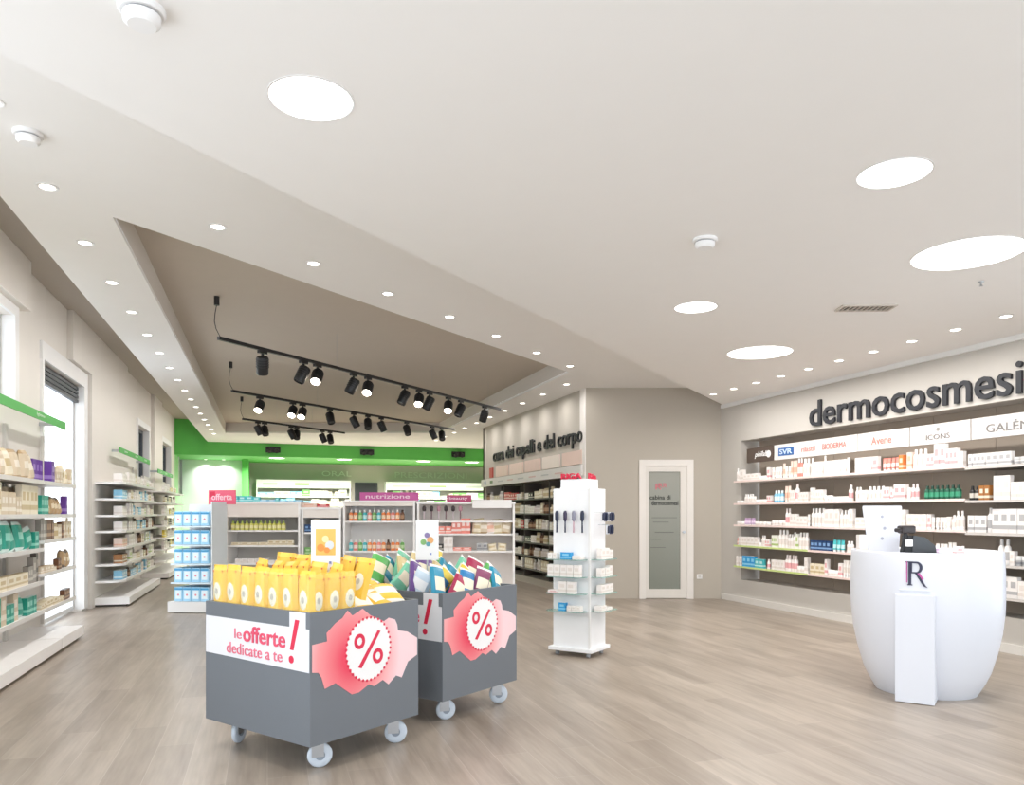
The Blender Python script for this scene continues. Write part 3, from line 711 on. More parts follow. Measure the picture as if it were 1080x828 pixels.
GRY = [('carton', 'dark grey', 3), ('carton', 'grey', 3), ('flat box', 'cream', 3), ('flat box', 'beige', 3), ('carton', 'white', 1)]
TGR = [('carton', 'teal', 4), ('carton', 'beige', 3), ('pouch', 'teal', 2)]
sn = ['top', 'second', 'middle', 'fourth', 'bottom']
for j, (z, pal) in enumerate(zip(Z1, [POU, CRE, TEA, GRY, TGR])):
    for a_, b_, nm in ((5.4, 6.9, 'near half'), (6.9, 8.34, 'far half')):
        row((-2.06, a_, z + .0005), LR, b_ - a_, '%s near-gondola shelf, %s' % (sn[j], nm), pal, hs=1.6, ws=1.5, hmax=.27, inset=.02, s0=.01, fill=1)
    if j < 2:     # a second rank behind, standing on the same shelf
        row((-2.06, 6.4, z + .0005), LR, 1.9, '%s near-gondola shelf, back rank' % sn[j], pal, hs=1.7, ws=1.4, hmax=.28, inset=.14, s0=.01, fill=1)
for q in range(4): put('carton', 'purple', (.11, .07, .22), (-2.06, 8.36, 1.6565), LR, 'top shelf before the tall window', .1 + q * .115, .1 if q < 3 else .02)
row((-2.06, 8.36, 1.6565), LR, 1.2, 'top shelf before the tall window', [('pouch', 'cream', 2), ('pouch', 'pale peach', 2), ('carton', 'beige', 1)], hs=1.2, ws=1.3, s0=.58)
put('carton', 'purple', (.06, .06, .2), (-2.06, 8.36, 1.3305), LR, 'second shelf before the tall window', 1.0, .02)
row((-2.06, 8.36, 1.3305), LR, .93, 'second shelf before the tall window', [('carton', 'beige', 2), ('carton', 'teal', 1), ('pouch', 'tan', 1)], hs=1.3, ws=1.4)
row((-2.06, 8.36, 1.0805), LR, 1.2, 'middle shelf before the tall window', [('carton', 'brown', 1), ('bottle', 'cream', 2), ('carton', 'grey', 1), ('carton', 'beige', 1)], hs=1.2)
row((-2.06, 8.36, .7605), LR, 1.2, 'fourth shelf before the tall window', [('carton', 'brown', 1), ('flat box', 'beige', 2), ('pouch', 'tan', 2)], hs=1.1)
row((-2.06, 8.36, .4105), LR, 1.2, 'bottom shelf before the tall window', [('carton', 'brown', 1), ('flat box', 'cream', 2), ('carton', 'grey', 1)], hs=1.1)
LIT = [('carton', 'white', 5), ('carton', 'green-banded white', 1.5), ('carton', 'light blue', 1.5), ('bottle', 'white', 1.5), ('carton', 'cream', 1), ('bottle', 'brown', .7), ('carton', 'beige', 1)]
n7 = ['top', 'second', 'third', 'fourth', 'fifth', 'sixth', 'bottom']
for j, z in enumerate(Z2):
    pl = '%s rounded shelf beyond tall window' % n7[j]
    for q in range(3): put('carton', ['white', 'light blue', 'white', 'white', 'pale peach', 'amber', 'light blue'][j], (.13, .12, .13), (-2.0, 12.15, z + .0005), LR, pl, .3 + q * .135, .03)
    row((-2.0, 12.15, z + .0005), LR, 3.4, pl, LIT, hmax=.17, ws=1.5, s0=.72, runs=(2, 4), fill=.85)
    pl = '%s shelf of the far window gondola' % n7[j]
    if j < 6: row((-2.0, 16.8, z + .0005), LR, 2.4, pl, [('carton', 'white', 3), ('carton', 'yellow', 1 if j == 4 else .2), ('carton', 'black', .5), ('carton', 'cream', 1), ('carton', 'red', 1.2 if j == 0 else .1)], hmax=.16, ws=1.9, s0=.25, runs=(2, 3))

# ------------------------------------------------------------------ blue pack display
bd = W(-4.585, 10.28); BA = -A - .1
t = thing('pack_display', 'white tiered floor display stacked with light blue packs', 'display', bd, BA)
BW, BD_ = .50, .42
MB().box(-.06, BW + .04, -.05, BD_ + .3, .01, .15).build('base', PAPER, t)
MB().box(.0, BW + .02, BD_ - .02, BD_ + .02, .15, 1.47).build('back_panel', PAPER, t)
for z in (.41, .665, .92, 1.175): MB().box(-.03, BW + .03, -.03, BD_ - .02, z - .02, z).build('shelf', mat('dfeef6', .4), t)
MB().box(BW + .03, BW + .045, .0, BD_, .15, 1.5).build('side_panel', mat('e6eef3', .5), t)
PK = MB(); PK.box(-.06, .06, 0, .3, 0, .195, 0, bev=.012); PK.box(-.04, .04, -.002, .01, .035, .15, 1, bev=.002); PK.box(-.055, .055, -.001, .02, .158, .182, 3)
PK.lathe([(.014, 0), (.014, .003)], 12, 2, M=Matrix.Translation((0, -.002, .09)) @ MX['front'])
pkme = None
for j, z in enumerate((.151, .411, .666, .921, 1.176)):
    for i in range(4):
        p = bd + Matrix.Rotation(BA, 3, 'Z') @ Vector((.065 + i * .124, 0, z))
        if pkme is None:
            o = PK.build('diaper_pack', [mat('a6d6f0', .4), mat('e6f3fa', .4), mat('e79aa6', .5), mat('3f9bd0', .4)], None, p, BA); pkme = o.data
        else: o = link('diaper_pack', pkme, None, p, BA)
        tag(o, '%s light blue pack on the %s tier of the white floor display' % (['leftmost', 'second from left', 'second from right', 'rightmost'][i], ['lowest', 'second lowest', 'middle', 'second highest', 'highest'][j]), 'pack', 'light blue packs on the floor display')
p = bd + Matrix.Rotation(BA, 3, 'Z') @ Vector((.28, BD_, 1.47))
t = thing('sign_board', 'pinkish red sign standing on the blue pack display', 'sign', p, BA)
MB().box(0, .4, -.015, .0, 0, .2).build('board', mat('e8607b', .5), t)
text('lettering', 'offerta', .3, .09, mat('f6c9d0', .5), t, (.05, -.016, .06), bold=.02); MB().box(.02, .1, -.018, -.015, .1, .18).build('red_patch', RED, t)

# ------------------------------------------------------------------ middle gondolas, facing the entrance
def gondola(x0, x1, d, ztop, zs, label, header=.18, back='cfcac4'):
    w = (x1 - x0) / 800 * d; org = W((x0 - 540) / 800 * d, d)
    t = thing('shelf_gondola', label, 'shelving', org, -A)
    MB().box(.03, w - .03, .4, .43, .1, ztop).build('back_panel', mat(back, .6), t)
    for x in (0, w - .03): MB().box(x, x + .03, -.02, .45, .0, ztop).build('side_panel', GW, t)
    MB().box(-.01, w + .01, -.03, .46, ztop, ztop + .03).build('top_panel', GW, t)
    if header: MB().box(.03, w - .03, -.015, 0, ztop - header, ztop).build('header_panel', mat('efe7df', .5), t)
    MB().box(.03, w - .03, -.02, .4, 0, .12).build('base', GW, t)
    for z in zs: MB().box(.03, w - .03, 0, .4, z - .025, z).build('shelf', GW, t)
    return org, w
def topper(org, x, w, z, h, colour, lab, txt=None, depth=.1):
    u = Vector((CA, -SA, 0)); n = Vector((SA, CA, 0))
    t = thing('topper_sign', lab, 'sign', org + u * x + n * depth + Vector((0, 0, z)), -A)
    MB().box(0, w, 0, .02, 0, h).build('board', mat(colour, .5), t)
    if txt: text('lettering', txt, w * .75, h * .5, mat('f0d5e3', .5), t, (w * .1, -.001, h * .25), bold=.01)
    return t
dg = 11.0
org, w = gondola(238, 317, dg, 1.48, [1.10, .88, .62], 'white shelf gondola with yellow bottles behind the yellow bag cart', .19)
row(org + Vector((0, 0, 1.1005)), -A, w - .2, 'upper shelf of the yellow bottle gondola', [('bottle', 'lime yellow', 1)], s0=.05, ws=1.2, hs=.95, runs=(14, 14), fill=1)
row(org + Vector((0, 0, .8805)), -A, w - .1, 'second shelf of the yellow bottle gondola', [('flat box', 'cream', 2), ('carton', 'beige', 1)], s0=.06, hs=1.2, runs=(3, 6), fill=1)
row(org + Vector((0, 0, .6205)), -A, w - .1, 'third shelf of the yellow bottle gondola', [('flat box', 'white', 2), ('carton', 'beige', 1)], s0=.12, hs=.9, runs=(3, 6))
row(org + Vector((0, 0, 1.5105)) + W(0, .12), -A, w, 'standing on top of the yellow bottle gondola', [('carton', 'turquoise', 3), ('flat box', 'green', 2), ('carton', 'pink-banded white', 1), ('flat box', 'light blue', 2)], s0=.02, hs=.6, ws=1.2, runs=(1, 3))
org, w = gondola(318, 360, dg, 1.40, [1.07, .74], 'narrow white gondola behind the small poster on the cart', .12)
row(org + Vector((0, 0, 1.0705)), -A, w, 'upper shelf of the narrow gondola', [('carton', 'cream', 2), ('bottle', 'yellow', 1), ('carton', 'navy', 1.5)], s0=.03, ws=1.4, hs=1.1, runs=(1, 2), fill=1)
row(org + Vector((0, 0, .7405)), -A, w, 'lower shelf of the narrow gondola', [('carton', 'green', 2), ('carton', 'silver grey', 2)], s0=.03, ws=1.4, hs=1.1, runs=(1, 2), fill=1)
put('carton', 'red', (.16, .1, .05), org + Vector((0, 0, 1.4305)), -A, 'on top of the narrow gondola', .3, .03); put('carton', 'pale peach', (.22, .1, .06), org + Vector((0, 0, 1.4305)), -A, 'on top of the narrow gondola', .1, .03)
org, w = gondola(362, 438, dg, 1.50, [1.235, .80], 'white shelf gondola with two rows of orange and green bottles', .05, back='f0eeec')
ob = [('bottle', 'orange', 3), ('bottle', 'green', 2), ('bottle', 'turquoise', 1.5), ('bottle', 'red', 1)]
for z, nm in ((1.235, 'upper'), (.80, 'lower')):
    for q in range(12):
        cl = ['orange', 'orange', 'green', 'turquoise', 'coral', 'green', 'turquoise', 'orange', 'orange', 'coral', 'orange', 'brown'][(q + (3 if z < 1 else 0)) % 12]
        put('bottle', cl, (.062, .062, .16), org + Vector((0, 0, z + .0005)), -A, '%s shelf of the orange bottle gondola' % nm, .1 + q * .068, .03)
topper(org, .22, .86, 1.53, .12, 'c4599b', 'long magenta sign strip on top of the orange bottle gondola', 'nutrizione')
for q, cl in enumerate(('orange', 'yellow', 'green')): put('bottle', cl, (.07, .07, .15), org + Vector((0, 0, 1.5305)), -A, 'on the gondola top beside the magenta strip', w - .02 + q * .001 - .14 + q * .08 - .08, .25)
org, w = gondola(440, 543, dg, 1.48, [1.235, 1.05, .80], 'wide white gondola behind the coloured bag cart', 0, back='eee6e0')
topper(org, .42, .36, 1.51, .1, 'b0456f', 'short dark pink sign strip on top of the wide gondola', 'beauty')
topper(org, .8, .57, 1.42, .12, 'f2f0ee', 'plain white header board at the right end of the wide gondola', None, depth=-.056)
row(org + Vector((0, 0, 1.0505)), -A, .78, 'middle shelf of the wide gondola', [('flat box', 'red', 2), ('flat box', 'coral', 2), ('carton', 'coral', 1), ('flat box', 'dark grey', .6)], s0=.3, hs=1.5, fill=1)
row(org + Vector((0, 0, .8005)), -A, .8, 'lower shelf of the wide gondola', [('flat box', 'black', 1.5), ('flat box', 'coral', 2), ('carton', 'white', 2)], s0=.05, hs=1.4, fill=1)
for q in range(9): put('pouch', ['cream', 'beige', 'pale peach', 'cream', 'beige', 'cream', 'pale peach', 'cream', 'beige'][q], (.15, .08, .19), org + Vector((0, 0, 1.0505)), -A, 'right half of the wide gondola middle shelf', .86 + (q % 5) * .105 + (.05 if q > 4 else 0), .03 if q < 5 else .17, 0 if q < 5 else .03)
row(org + Vector((0, 0, .8005)), -A, w - .06, 'right half of the wide gondola lower shelf', [('pouch', 'cream', 2), ('carton', 'silver grey', 2)], s0=.85, ws=1.2, hs=.9, fill=1)
u = Vector((CA, -SA, 0)); n_ = Vector((SA, CA, 0))
for q in range(6):
    p = org + u * (.1 + q * .105) + n_ * .0 + Vector((0, 0, 1.30))
    m_ = MB(); m_.cyl((0, .02, -.04), (0, .02, .075), .009, 8, 0); m_.lathe([(.01, .07), (.026, .085), (.028, .13), (.014, .155)], 10, 1, M=Matrix.Translation((0, .02, 0)), sy=.5); m_.box(-.002, .002, .02, .1, .1, .104, 2)
    o = m_.build('hairbrush', [mat(['d9c9d0', '7b5a60'][q % 2], .4), mat(['3b3033', 'b98a96'][q % 3 > 1], .5), STEEL], None, p, -A)
    tag(o, '%s small brush hanging at the top of the wide gondola' % (NUM[q] + ' from left'), 'brush', 'small brushes hung on the wide gondola')

# ------------------------------------------------------------------ far counter shelves
def far_unit(x0, x1, y, ztop, lab, bayname):
    t = thing('back_shelf_unit', lab, 'shelving', (x0, y, 0), 0); w = x1 - x0
    MB().box(0, w, .35, .38, 0, ztop).build('back_panel', mat('d3d6c6', .6), t)
    MB().box(0, w, -.02, .35, ztop - .02, ztop).build('top_panel', GW, t)
    MB().box(0, w, -.03, 0, ztop - .26, ztop - .02).build('header_panel', mat('e9eedd', .5), t)
    for q in range(3): MB().box(w * (q + .2) / 3, w * (q + .65) / 3, -.034, -.03, ztop - .17, ztop - .1).build('lettering', mat(['b9cdb0', '9fc27e', 'c4c9bd'][q], .6), t)
    for x in (0, w - .03): MB().box(x, x + .03, 0, .35, 0, ztop - .02).build('side_panel', GW, t)
    for j, z in enumerate((ztop - .52, ztop - .8, ztop - 1.1, ztop - 1.4)):
        MB().box(.03, w - .03, 0, .35, z - .03, z).build('shelf', GW, t)
        if j < 2: row((x0, y, z + .0005), 0, w - .03, '%s shelf, %s' % (['top', 'second'][j], bayname), [('carton', 'white', 2), ('carton', 'green-banded white', 2), ('carton', 'light blue', 1), ('carton', 'green', 1), ('carton', 'cream', 1)], s0=.04, ws=2.8, hs=1.25, hmax=.22, runs=(1, 3), fill=.9)
far_unit(-.33, 2.58, 25.1, 2.40, 'white shelf unit on the far wall left of the black doorway', 'left far-wall unit')
far_unit(3.72, 7.4, 25.1, 2.37, 'white shelf unit on the far wall right of the black doorway', 'right far-wall unit')
d2 = thing('door_2', None, None, (2.76, YB, 0)); d2['kind'] = 'structure'
MB().box(.05, .7, -.05, -.002, 0, 2.3).build('door_leaf', mat('26282b', .5), d2)
m_ = MB(); m_.box(0, .05, -.07, -.002, 0, 2.36); m_.box(.7, .75, -.07, -.002, 0, 2.36); m_.box(.05, .7, -.07, -.002, 2.3, 2.36); m_.build('door_frame', mat('33353a', .5), d2)
MB().lathe([(.02, 0), (.02, .04)], 10, M=Matrix.Translation((.12, -.05, 1.05)) @ MX['front']).build('door_handle', STEEL, d2)
t = thing('wall_lettering', 'faint pale lettering on the far wall above the left shelf unit', 'lettering', (1.7, YB, 2.56), 0)
split_letters(text('letters', 'ORAL', .95, .17, mat('ecebe2', .5), t, (0, 0, 0), depth=.02), t)
t = thing('wall_lettering', 'faint pale lettering on the far wall above the right shelf unit', 'lettering', (4.1, YB, 2.54), 0)
split_letters(text('letters', 'PRESCRIZIONI', 2.5, .19, mat('dcdacf', .5), t, (0, 0, 0), depth=.02), t)

# ------------------------------------------------------------------ the two promotion carts
LW, DPT, CB, CT = .938, .791, .157, .84
BURST = [(0.012, 0.677), (0.109, 0.683), (0.105, 0.726), (0.164, 0.771), (0.211, 0.793), (0.247, 0.829), (0.281, 0.798), (0.353, 0.828), (0.408, 0.788), (0.512, 0.741), (0.55, .757), (0.598, 0.742), (0.616, 0.711), (0.621, 0.677), (0.698, 0.66), (0.779, 0.614), (0.779, 0.514), (0.703, 0.485), (0.652, 0.402), (0.606, 0.421), (0.547, 0.381), (0.503, 0.414), (0.436, 0.391), (0.399, 0.408), (0.325, 0.377), (0.276, 0.376), (0.211, 0.422), (0.164, 0.457), (0.093, 0.439), (0.072, 0.5), (0.052, 0.529), (0.012, 0.536)]
def burst_mat():
    m = bpy.data.materials.new('printed_burst'); m.use_nodes = True; nt = m.node_tree; b = nt.nodes['Principled BSDF']; L = nt.links.new
    tc = nt.nodes.new('ShaderNodeTexCoord'); mp = nt.nodes.new('ShaderNodeMapping'); L(tc.outputs['Object'], mp.inputs[0])
    mp.inputs['Location'].default_value = (0, -.27 * 2.6, -.57 * 2.3); mp.inputs['Scale'].default_value = (0, 2.6, 2.3)
    g = nt.nodes.new('ShaderNodeTexGradient'); g.gradient_type = 'SPHERICAL'; L(mp.outputs[0], g.inputs[0])
    r = nt.nodes.new('ShaderNodeValToRGB'); e = r.color_ramp.elements
    e[0].position = .05; e[0].color = lin('f1cfd2'); e[1].position = .85; e[1].color = lin('e2405a'); x = r.color_ramp.elements.new(.42); x.color = lin('ee9496')
    L(g.outputs[0], r.inputs[0]); L(r.outputs[0], b.inputs['Base Color']); b.inputs['Roughness'].default_value = .5
    return m
def make_cart():
    t = thing('promotion_cart', 'x', 'cart', (0, 0, 0))
    m_ = MB(); w = .018
    m_.box(0, LW, 0, w, CB, CT); m_.box(0, LW, DPT - w, DPT, CB, CT); m_.box(0, w, w, DPT - w, CB, CT); m_.box(LW - w, LW, w, DPT - w, CB, CT)
    m_.box(w, LW - w, w, DPT - w, CB, CB + w); m_.build('bin', CHAR, t)
    MB().box(w, LW - w, w, DPT - w, .70, .715).build('inner_deck', mat('5d6268', .6), t)
    for x in (0.0, LW):       # dark edge profile on the front corner
        pass
    m_ = MB(); m_.prism([(.004, .546), (LW - .006, .535), (LW - .006, .755), (LW - .034, .757), (LW - .034, CT - .002), (.774, CT - .002), (.774, .757), (.004, .758)], 0, .002, M=MX['front'])
    band = m_.build('offer_band', mat('dfdfe2', .6, noise=.01), t)
    PR = mat('d94a66', .5, noise=.02); PR2 = mat('dd6f83', .5, noise=.02)
    text('lettering', 'le', .065, .055, PR2, band, (.29, -.002, .652)); text('lettering', 'offerte', .37, .09, PR, band, (.372, -.002, .642), bold=.015)
    text('lettering', 'dedicate a te', .5, .062, PR2, band, (.215, -.002, .565))
    m_ = MB(); m_.prism([(.775, .64), (.805, .638), (.868, .798), (.83, .80)], .002, .004, M=MX['front'])
    m_ = MB(); m_.prism([(.779, .64), (.807, .638), (.855, .797), (.822, .799)], .002, .004, M=MX['front']); m_.lathe([(.02, .002), (.02, .004)], 20, M=Matrix.Translation((.79, 0, .589)) @ MX['front'])
    m_.build('exclamation_mark', RED, band)
    fr = Matrix.Translation((LW, 0, 0)) @ MX['right']
    bs = MB().prism(BURST, 0, .002, M=fr).build('burst_print', burst_mat(), t)
    cx, cz, R = .397, .603, .158
    pts = []
    for i in range(36 * 4):
        a_ = 2 * PI * i / 144; pts.append((cx + (R + .006 * math.cos(36 * a_)) * math.cos(a_), cz + (R * 1.06 + .006 * math.cos(36 * a_)) * math.sin(a_)))
    MB().prism(pts, .002, .004, M=fr).build('badge', PAPER, bs)
    m_ = MB()
    for i in range(36):
        a_ = 2 * PI * (i + .5) / 36; m_.lathe([(.0065, .002), (.0065, .0045)], 8, M=fr @ Matrix.Translation((cx + (R + .006) * math.cos(a_), cz + (R * 1.06 + .006) * math.sin(a_), 0)))
    m_.build('scallop_dots', RED, bs)
    m_ = MB()
    for (px, pz) in ((.328, .653), (.462, .556)):
        ring = lambda r1, r2: [(px + r1 * math.cos(2 * PI * i / 28), pz + r2 * math.sin(2 * PI * i / 28)) for i in range(28)]
        m_.prism(ring(.039, .042), .004, .006, M=fr, holes=[ring(.019, .021)[::-1]])
    m_.prism([(.318, .513), (.342, .505), (.482, .692), (.462, .698)], .004, .006, M=fr)
    m_.build('percent_sign', RED, bs)
    for k, (x, y) in enumerate([(.12, .12), (.82, .12), (.12, .67), (.83, .67)]):
        T = Matrix.Translation((x, y, 0)) @ Matrix.Rotation([.45, -.5, .9, -.75][k], 4, 'Z')
        cs = MB(); cs.box(-.035, .035, -.035, .035, CB - .006, CB, M=T); cs.lathe([(.022, CB - .02), (.022, CB - .006)], 14, M=T)
        cs.box(-.022, -.018, -.016, .048, .06, CB - .016, M=T); cs.box(.018, .022, -.016, .048, .06, CB - .016, M=T); cs.box(-.022, .022, -.014, .03, CB - .026, CB - .02, M=T)
        c = cs.build('caster', STEEL, t)
        wh = MB(); M2 = T @ Matrix.Translation((0, .03, .066)) @ Matrix.Rotation(PI / 2, 4, 'Y')
        wh.lathe([(.036, -.015), (.06, -.014), (.066, -.007), (.066, .007), (.06, .014), (.036, .015)], 28, 0, M2); wh.lathe([(.026, -.0175), (.026, .0175)], 14, 1, M2)
        wh.build('wheel', [mat('c9d2dc', .35), mat('8b95a0', .3)], c)
    # clear guard above the rim
    m_ = MB(); g = .004
    m_.box(.01, LW - .01, .006, .006 + g, CT - .05, 1.035); m_.box(LW - .012, LW - .008, .01, .3, CT - .05, 1.035)
    m_.build('clear_guard', glass('eef2f2', .965, key='acr'), t)
    return t
CA1 = -math.radians(36.45) - A
cart1 = make_cart(); cart1.location = W(-1.779, 4.407); cart1.rotation_euler = (0, 0, CA1)
cart1['label'] = 'near dark grey promotion cart on casters filled with yellow bags'; cart1['group'] = 'promotion carts'
cart2 = copy_tree(cart1); cart2.location = W(-1.192, 5.337)
for ch in list(cart2.children):
    if ch.name.startswith('clear_guard'): bpy.data.objects.remove(ch)
cart2['label'] = 'dark grey promotion cart behind the near one, filled with coloured bags'
RC = Matrix.Rotation(CA1, 4, 'Z')
M1 = Matrix.Translation(W(-1.779, 4.407)) @ RC; M2_ = Matrix.Translation(W(-1.192, 5.337)) @ RC
# yellow standing bags
YEL = mat('ecbf44', .38, noise=.06, scale=12); YL2 = mat('f7dc74', .4)
def yellow_bag(w, h, d):
    m_ = MB(); pillow(m_, w, d, h, 0, 0, 6, 10)
    m_.lathe([(.6 * w * .42, 0), (.6 * w * .38, .003), (.001, .0045)], 16, 1, Matrix.Translation((0, .003, h * .5)) @ MX['front'] @ Matrix.Scale(1.75, 4, (0, 1, 0)), cap=False)
    m_.lathe([(.012, 0), (.012, .002)], 12, 3, Matrix.Translation((0, -.0015, h * .5)) @ MX['front'] @ Matrix.Scale(1.5, 4, (0, 1, 0)))
    for sx, sz in ((-.32, .88), (.32, .88), (.3, .1)):
        m_.lathe([(.006, 0), (.006, .003)], 8, 2, Matrix.Translation((w * sx, .012, h * sz)) @ MX['front'])
    return m_
def mesh_of(m_, name, mats):
    o = m_.build(name, mats); me = o.data; bpy.data.objects.remove(o); return me
YM = mesh_of(yellow_bag(.128, .30, .06), 'yellow_bag', [YEL, mat('e6e1cb', .5), mat('d3703f', .5), mat('b9b4a6', .5)])
def bag(name, me, CM, x, y, z, yaw=0, pitch=0, roll=0, sc=1.0):
    o = link(name, me); o.matrix_world = CM @ Matrix.Translation((x, y, z)) @ Matrix.Rotation(yaw, 4, 'Z') @ Matrix.Rotation(pitch, 4, 'X') @ Matrix.Rotation(roll, 4, 'Y') @ Matrix.Scale(sc, 4)
    return o
NL = NUM
for i in range(7):
    o = bag('yellow_bag', YM, M1, .085 + i * .128, .022, .72 + .03 + .005 * (i % 2), 0, .02, random.uniform(-.04, .04))
    tag(o, '%s upright yellow bag from left behind the clear guard of the near cart' % NL[i], 'bag', 'upright yellow bags behind the clear guard')
for i in range(3):
    o = bag('yellow_bag', YM, M1, LW - .03, .075 + i * .105, .75, PI / 2, 0.02, random.uniform(-.04, .04), .95)
    tag(o, '%s upright yellow bag from the front corner along the percent side' % ['first', 'second', 'third'][i], 'bag', 'upright yellow bags along the percent side')
for j in range(2):
    for i in range(6):
        o = bag('yellow_bag', YM, M1, .1 + i * .135, .22 + j * .2, .79 + .03 * j, random.uniform(-.45, .45), random.uniform(-.35, -.15), random.uniform(-.12, .12), .98)
        tag(o, '%s tilted yellow bag from left in the %s row of the near cart' % (NL[i], ['middle', 'rear'][j]), 'bag', 'tilted yellow bags in the near cart')
# packs with white tops lying at the back right of cart 1
def soft_bag(w, h, d, nz=8):
    m_ = MB(); pillow(m_, w, d, h, 0, 1, 8, 12, lab=2); return m_
YW = mesh_of(soft_bag(.18, .24, .075), 'yellow_pouch', [YEL, mat('f3efe6', .5), mat('f8f4e4', .5)])
def lying(me, name, CM, x, y, z, yaw, pitch=-1.25, roll=0.0, hh=.12):
    # x, y, z is the middle of the lying bag
    R3 = Matrix.Rotation(yaw, 4, 'Z') @ Matrix.Rotation(pitch, 4, 'X') @ Matrix.Rotation(roll, 4, 'Y')
    c = R3 @ Vector((0, .03, hh)); o = link(name, me); o.matrix_world = CM @ Matrix.Translation(Vector((x, y, z)) - c) @ R3; return o
for x, y, z, yaw, pt, lab in [(.80, .46, .83, 1.4, -1.0, 'yellow and white pouch lying nearest the right rim of the near cart'), (.79, .60, .84, 1.7, -1.1, 'yellow pouch lying second along the right rim of the near cart'), (.76, .70, .87, 1.2, -1.2, 'yellow pouch at the right rear corner of the near cart'),
        (.60, .64, .88, .6, -1.1, 'yellow pouch lying deep in the right rear of the near cart'), (.66, .54, .92, 1.9, -1.25, 'yellow pouch topmost on the right pile of the near cart'), (.36, .68, .93, .3, -.8, 'yellow pouch at the rear middle of the near cart'), (.17, .68, .92, -.2, -.7, 'yellow pouch at the rear left of the near cart')]:
    tag(lying(YW, 'yellow_pouch', M1, x, y, z, yaw, pt), lab, 'pouch')
# coloured bags in cart 2
CB_ = {'green': '5cb05a', 'teal blue': '2a8fae', 'crimson': 'a92c52', 'purple': '6a4a8a', 'yellow striped': 'e8cf4a', 'mint': '7cc9a8', 'beige': 'd7c391', 'blue': '2f7fb6', 'plum': '8d4668'}
CBM = {k: mesh_of(soft_bag(.13, .25, .055), 'sweets_bag', [mat(v, .35, noise=.12, scale=25), mat('f2f1ee', .4), mat('f4ead0' if k != 'yellow striped' else '2f6f9a', .5)]) for k, v in CB_.items()}
names = list(CB_)
rowc = [['teal blue', 'crimson', 'blue', 'plum', 'green', 'teal blue'], ['purple', 'yellow striped', 'teal blue', 'yellow striped', 'crimson', 'green'], ['mint', 'beige', 'purple', 'beige', 'teal blue', 'mint'], ['green', 'teal blue', 'mint', 'beige', 'green', 'yellow striped']]
for j in range(4):
    for i in range(6):
        c = rowc[j][i]
        x = .86 - j * .21; y = .09 + i * .125
        o = bag('sweets_bag', CBM[c], M2_, x, y, .74 + .035 * j + random.uniform(0, .03), PI / 2 + random.uniform(-.35, .35), random.uniform(-.6, -.1), random.uniform(.2, 1.0), random.uniform(.95, 1.1))
        tag(o, '%s %s bag, %s row back from the percent side of the rear cart' % (NL[i], c, ['front', 'second', 'third', 'last'][j]), 'bag', 'coloured bags in the rear cart')
CARD = mesh_of(soft_bag(.15, .2, .05), 'pack', [mat('cfe0ee', .35), mat('eef3f7', .4), mat('f5f7f9', .5)])
o = bag('sweets_bag', CARD, M2_, .62, .06, .79, .3, -.1, .45); tag(o, 'pale blue pack leaning over the near corner of the rear cart', 'pack')
def poster(CM, x, y, z0, w, h, yaw, lab, cols):
    t = thing('poster_holder', lab, 'sign'); t.matrix_world = CM @ Matrix.Translation((x, y, 0)) @ Matrix.Rotation(yaw, 4, 'Z')
    MB().cyl((0, .008, .716), (0, .008, z0), .006, 8).build('pole', STEEL, t); MB().box(-.06, .06, -.04, .06, .716, .722).build('foot', STEEL, t)
    MB().box(-w / 2, w / 2, 0, .012, z0, z0 + h, bev=.002).build('frame', PAPER, t)
    pi = MB().box(-w * .34, w * .34, -.002, 0, z0 + h * .3, z0 + h * .82, 0).build('poster_print', mat(cols[0], .5), t)
    m_ = MB()
    for q, (a_, b_, r) in enumerate([(-.16, .45, .13), (.14, .5, .15), (0, .62, .12), (.05, .4, .1)]):
        MB().lathe([(r * w, 0), (r * w, .0015)], 14, M=Matrix.Translation((a_ * w, -.002 - q * .0004, z0 + h * b_)) @ MX['front']).build('printed_spot', mat(cols[1 + q % (len(cols) - 1)], .5), pi)
    MB().box(.12 * w, .2 * w, -.002, 0, z0 + h * .13, z0 + h * .18).build('logo', mat('7c8cc0', .5), t)
yw = -A - CA1
poster(M1, .60, .38, 1.02, .168, .29, yw, 'small white poster with orange picture standing among the yellow bags', ['d9b25a', 'e08a3c', 'c9cfd4', 'ebd9a0'])
poster(M2_, .50, .33, 1.02, .16, .28, yw, 'small white poster with fruit-coloured picture standing in the rear cart', ['e9ecea', '7fae6a', 'e0a56a', '8a7aa8', '5f9aa6'])

# ------------------------------------------------------------------ white display tower on casters
th = math.radians(33); tc_ = W(.72, 7.03); TA = -A - th
# local x runs along the left face from its far end to the front corner; the corner is at (.39, 0)
o0 = tc_ - Matrix.Rotation(TA, 3, 'Z') @ Vector((.39, 0, 0))
t = thing('display_tower', 'tall white square display tower with glass shelves on casters', 'display', o0, TA)
TW, TD = .39, .33
MB().box(0, TW, 0, TD, .08, 1.58, bev=.004).build('column', mat('f5f6f8', .4), t)
MB().box(.055, TW - .055, .05, TD - .05, 1.58, 1.67).build('cap', mat('f5f6f8', .4), t)
m_ = MB(); m_.box(-.035, TW + .035, -.035, TD + .035, .05, .085, bev=.004); m_.build('base', mat('f5f6f8', .4), t)
MB().box(TW - .012, TW + .008, -.008, .012, .085, 1.58).build('corner_post', PAPER, t)
for (x, y) in ((.03, .03), (TW - .03, .03), (TW - .03, TD - .03), (.03, TD - .03)):
    c = MB().box(x - .012, x + .012, y - .012, y + .012, .035, .05).build('caster', STEEL, t)
    MB().cyl((x - .012, y, .022), (x + .012, y, .022), .022, 12).build('wheel', mat('a9adb3', .4), c)
GSH = glass('9fc7bd', .45, key='shelfglass'); TZ = [.918, .755, .60, .437]; ov = .13
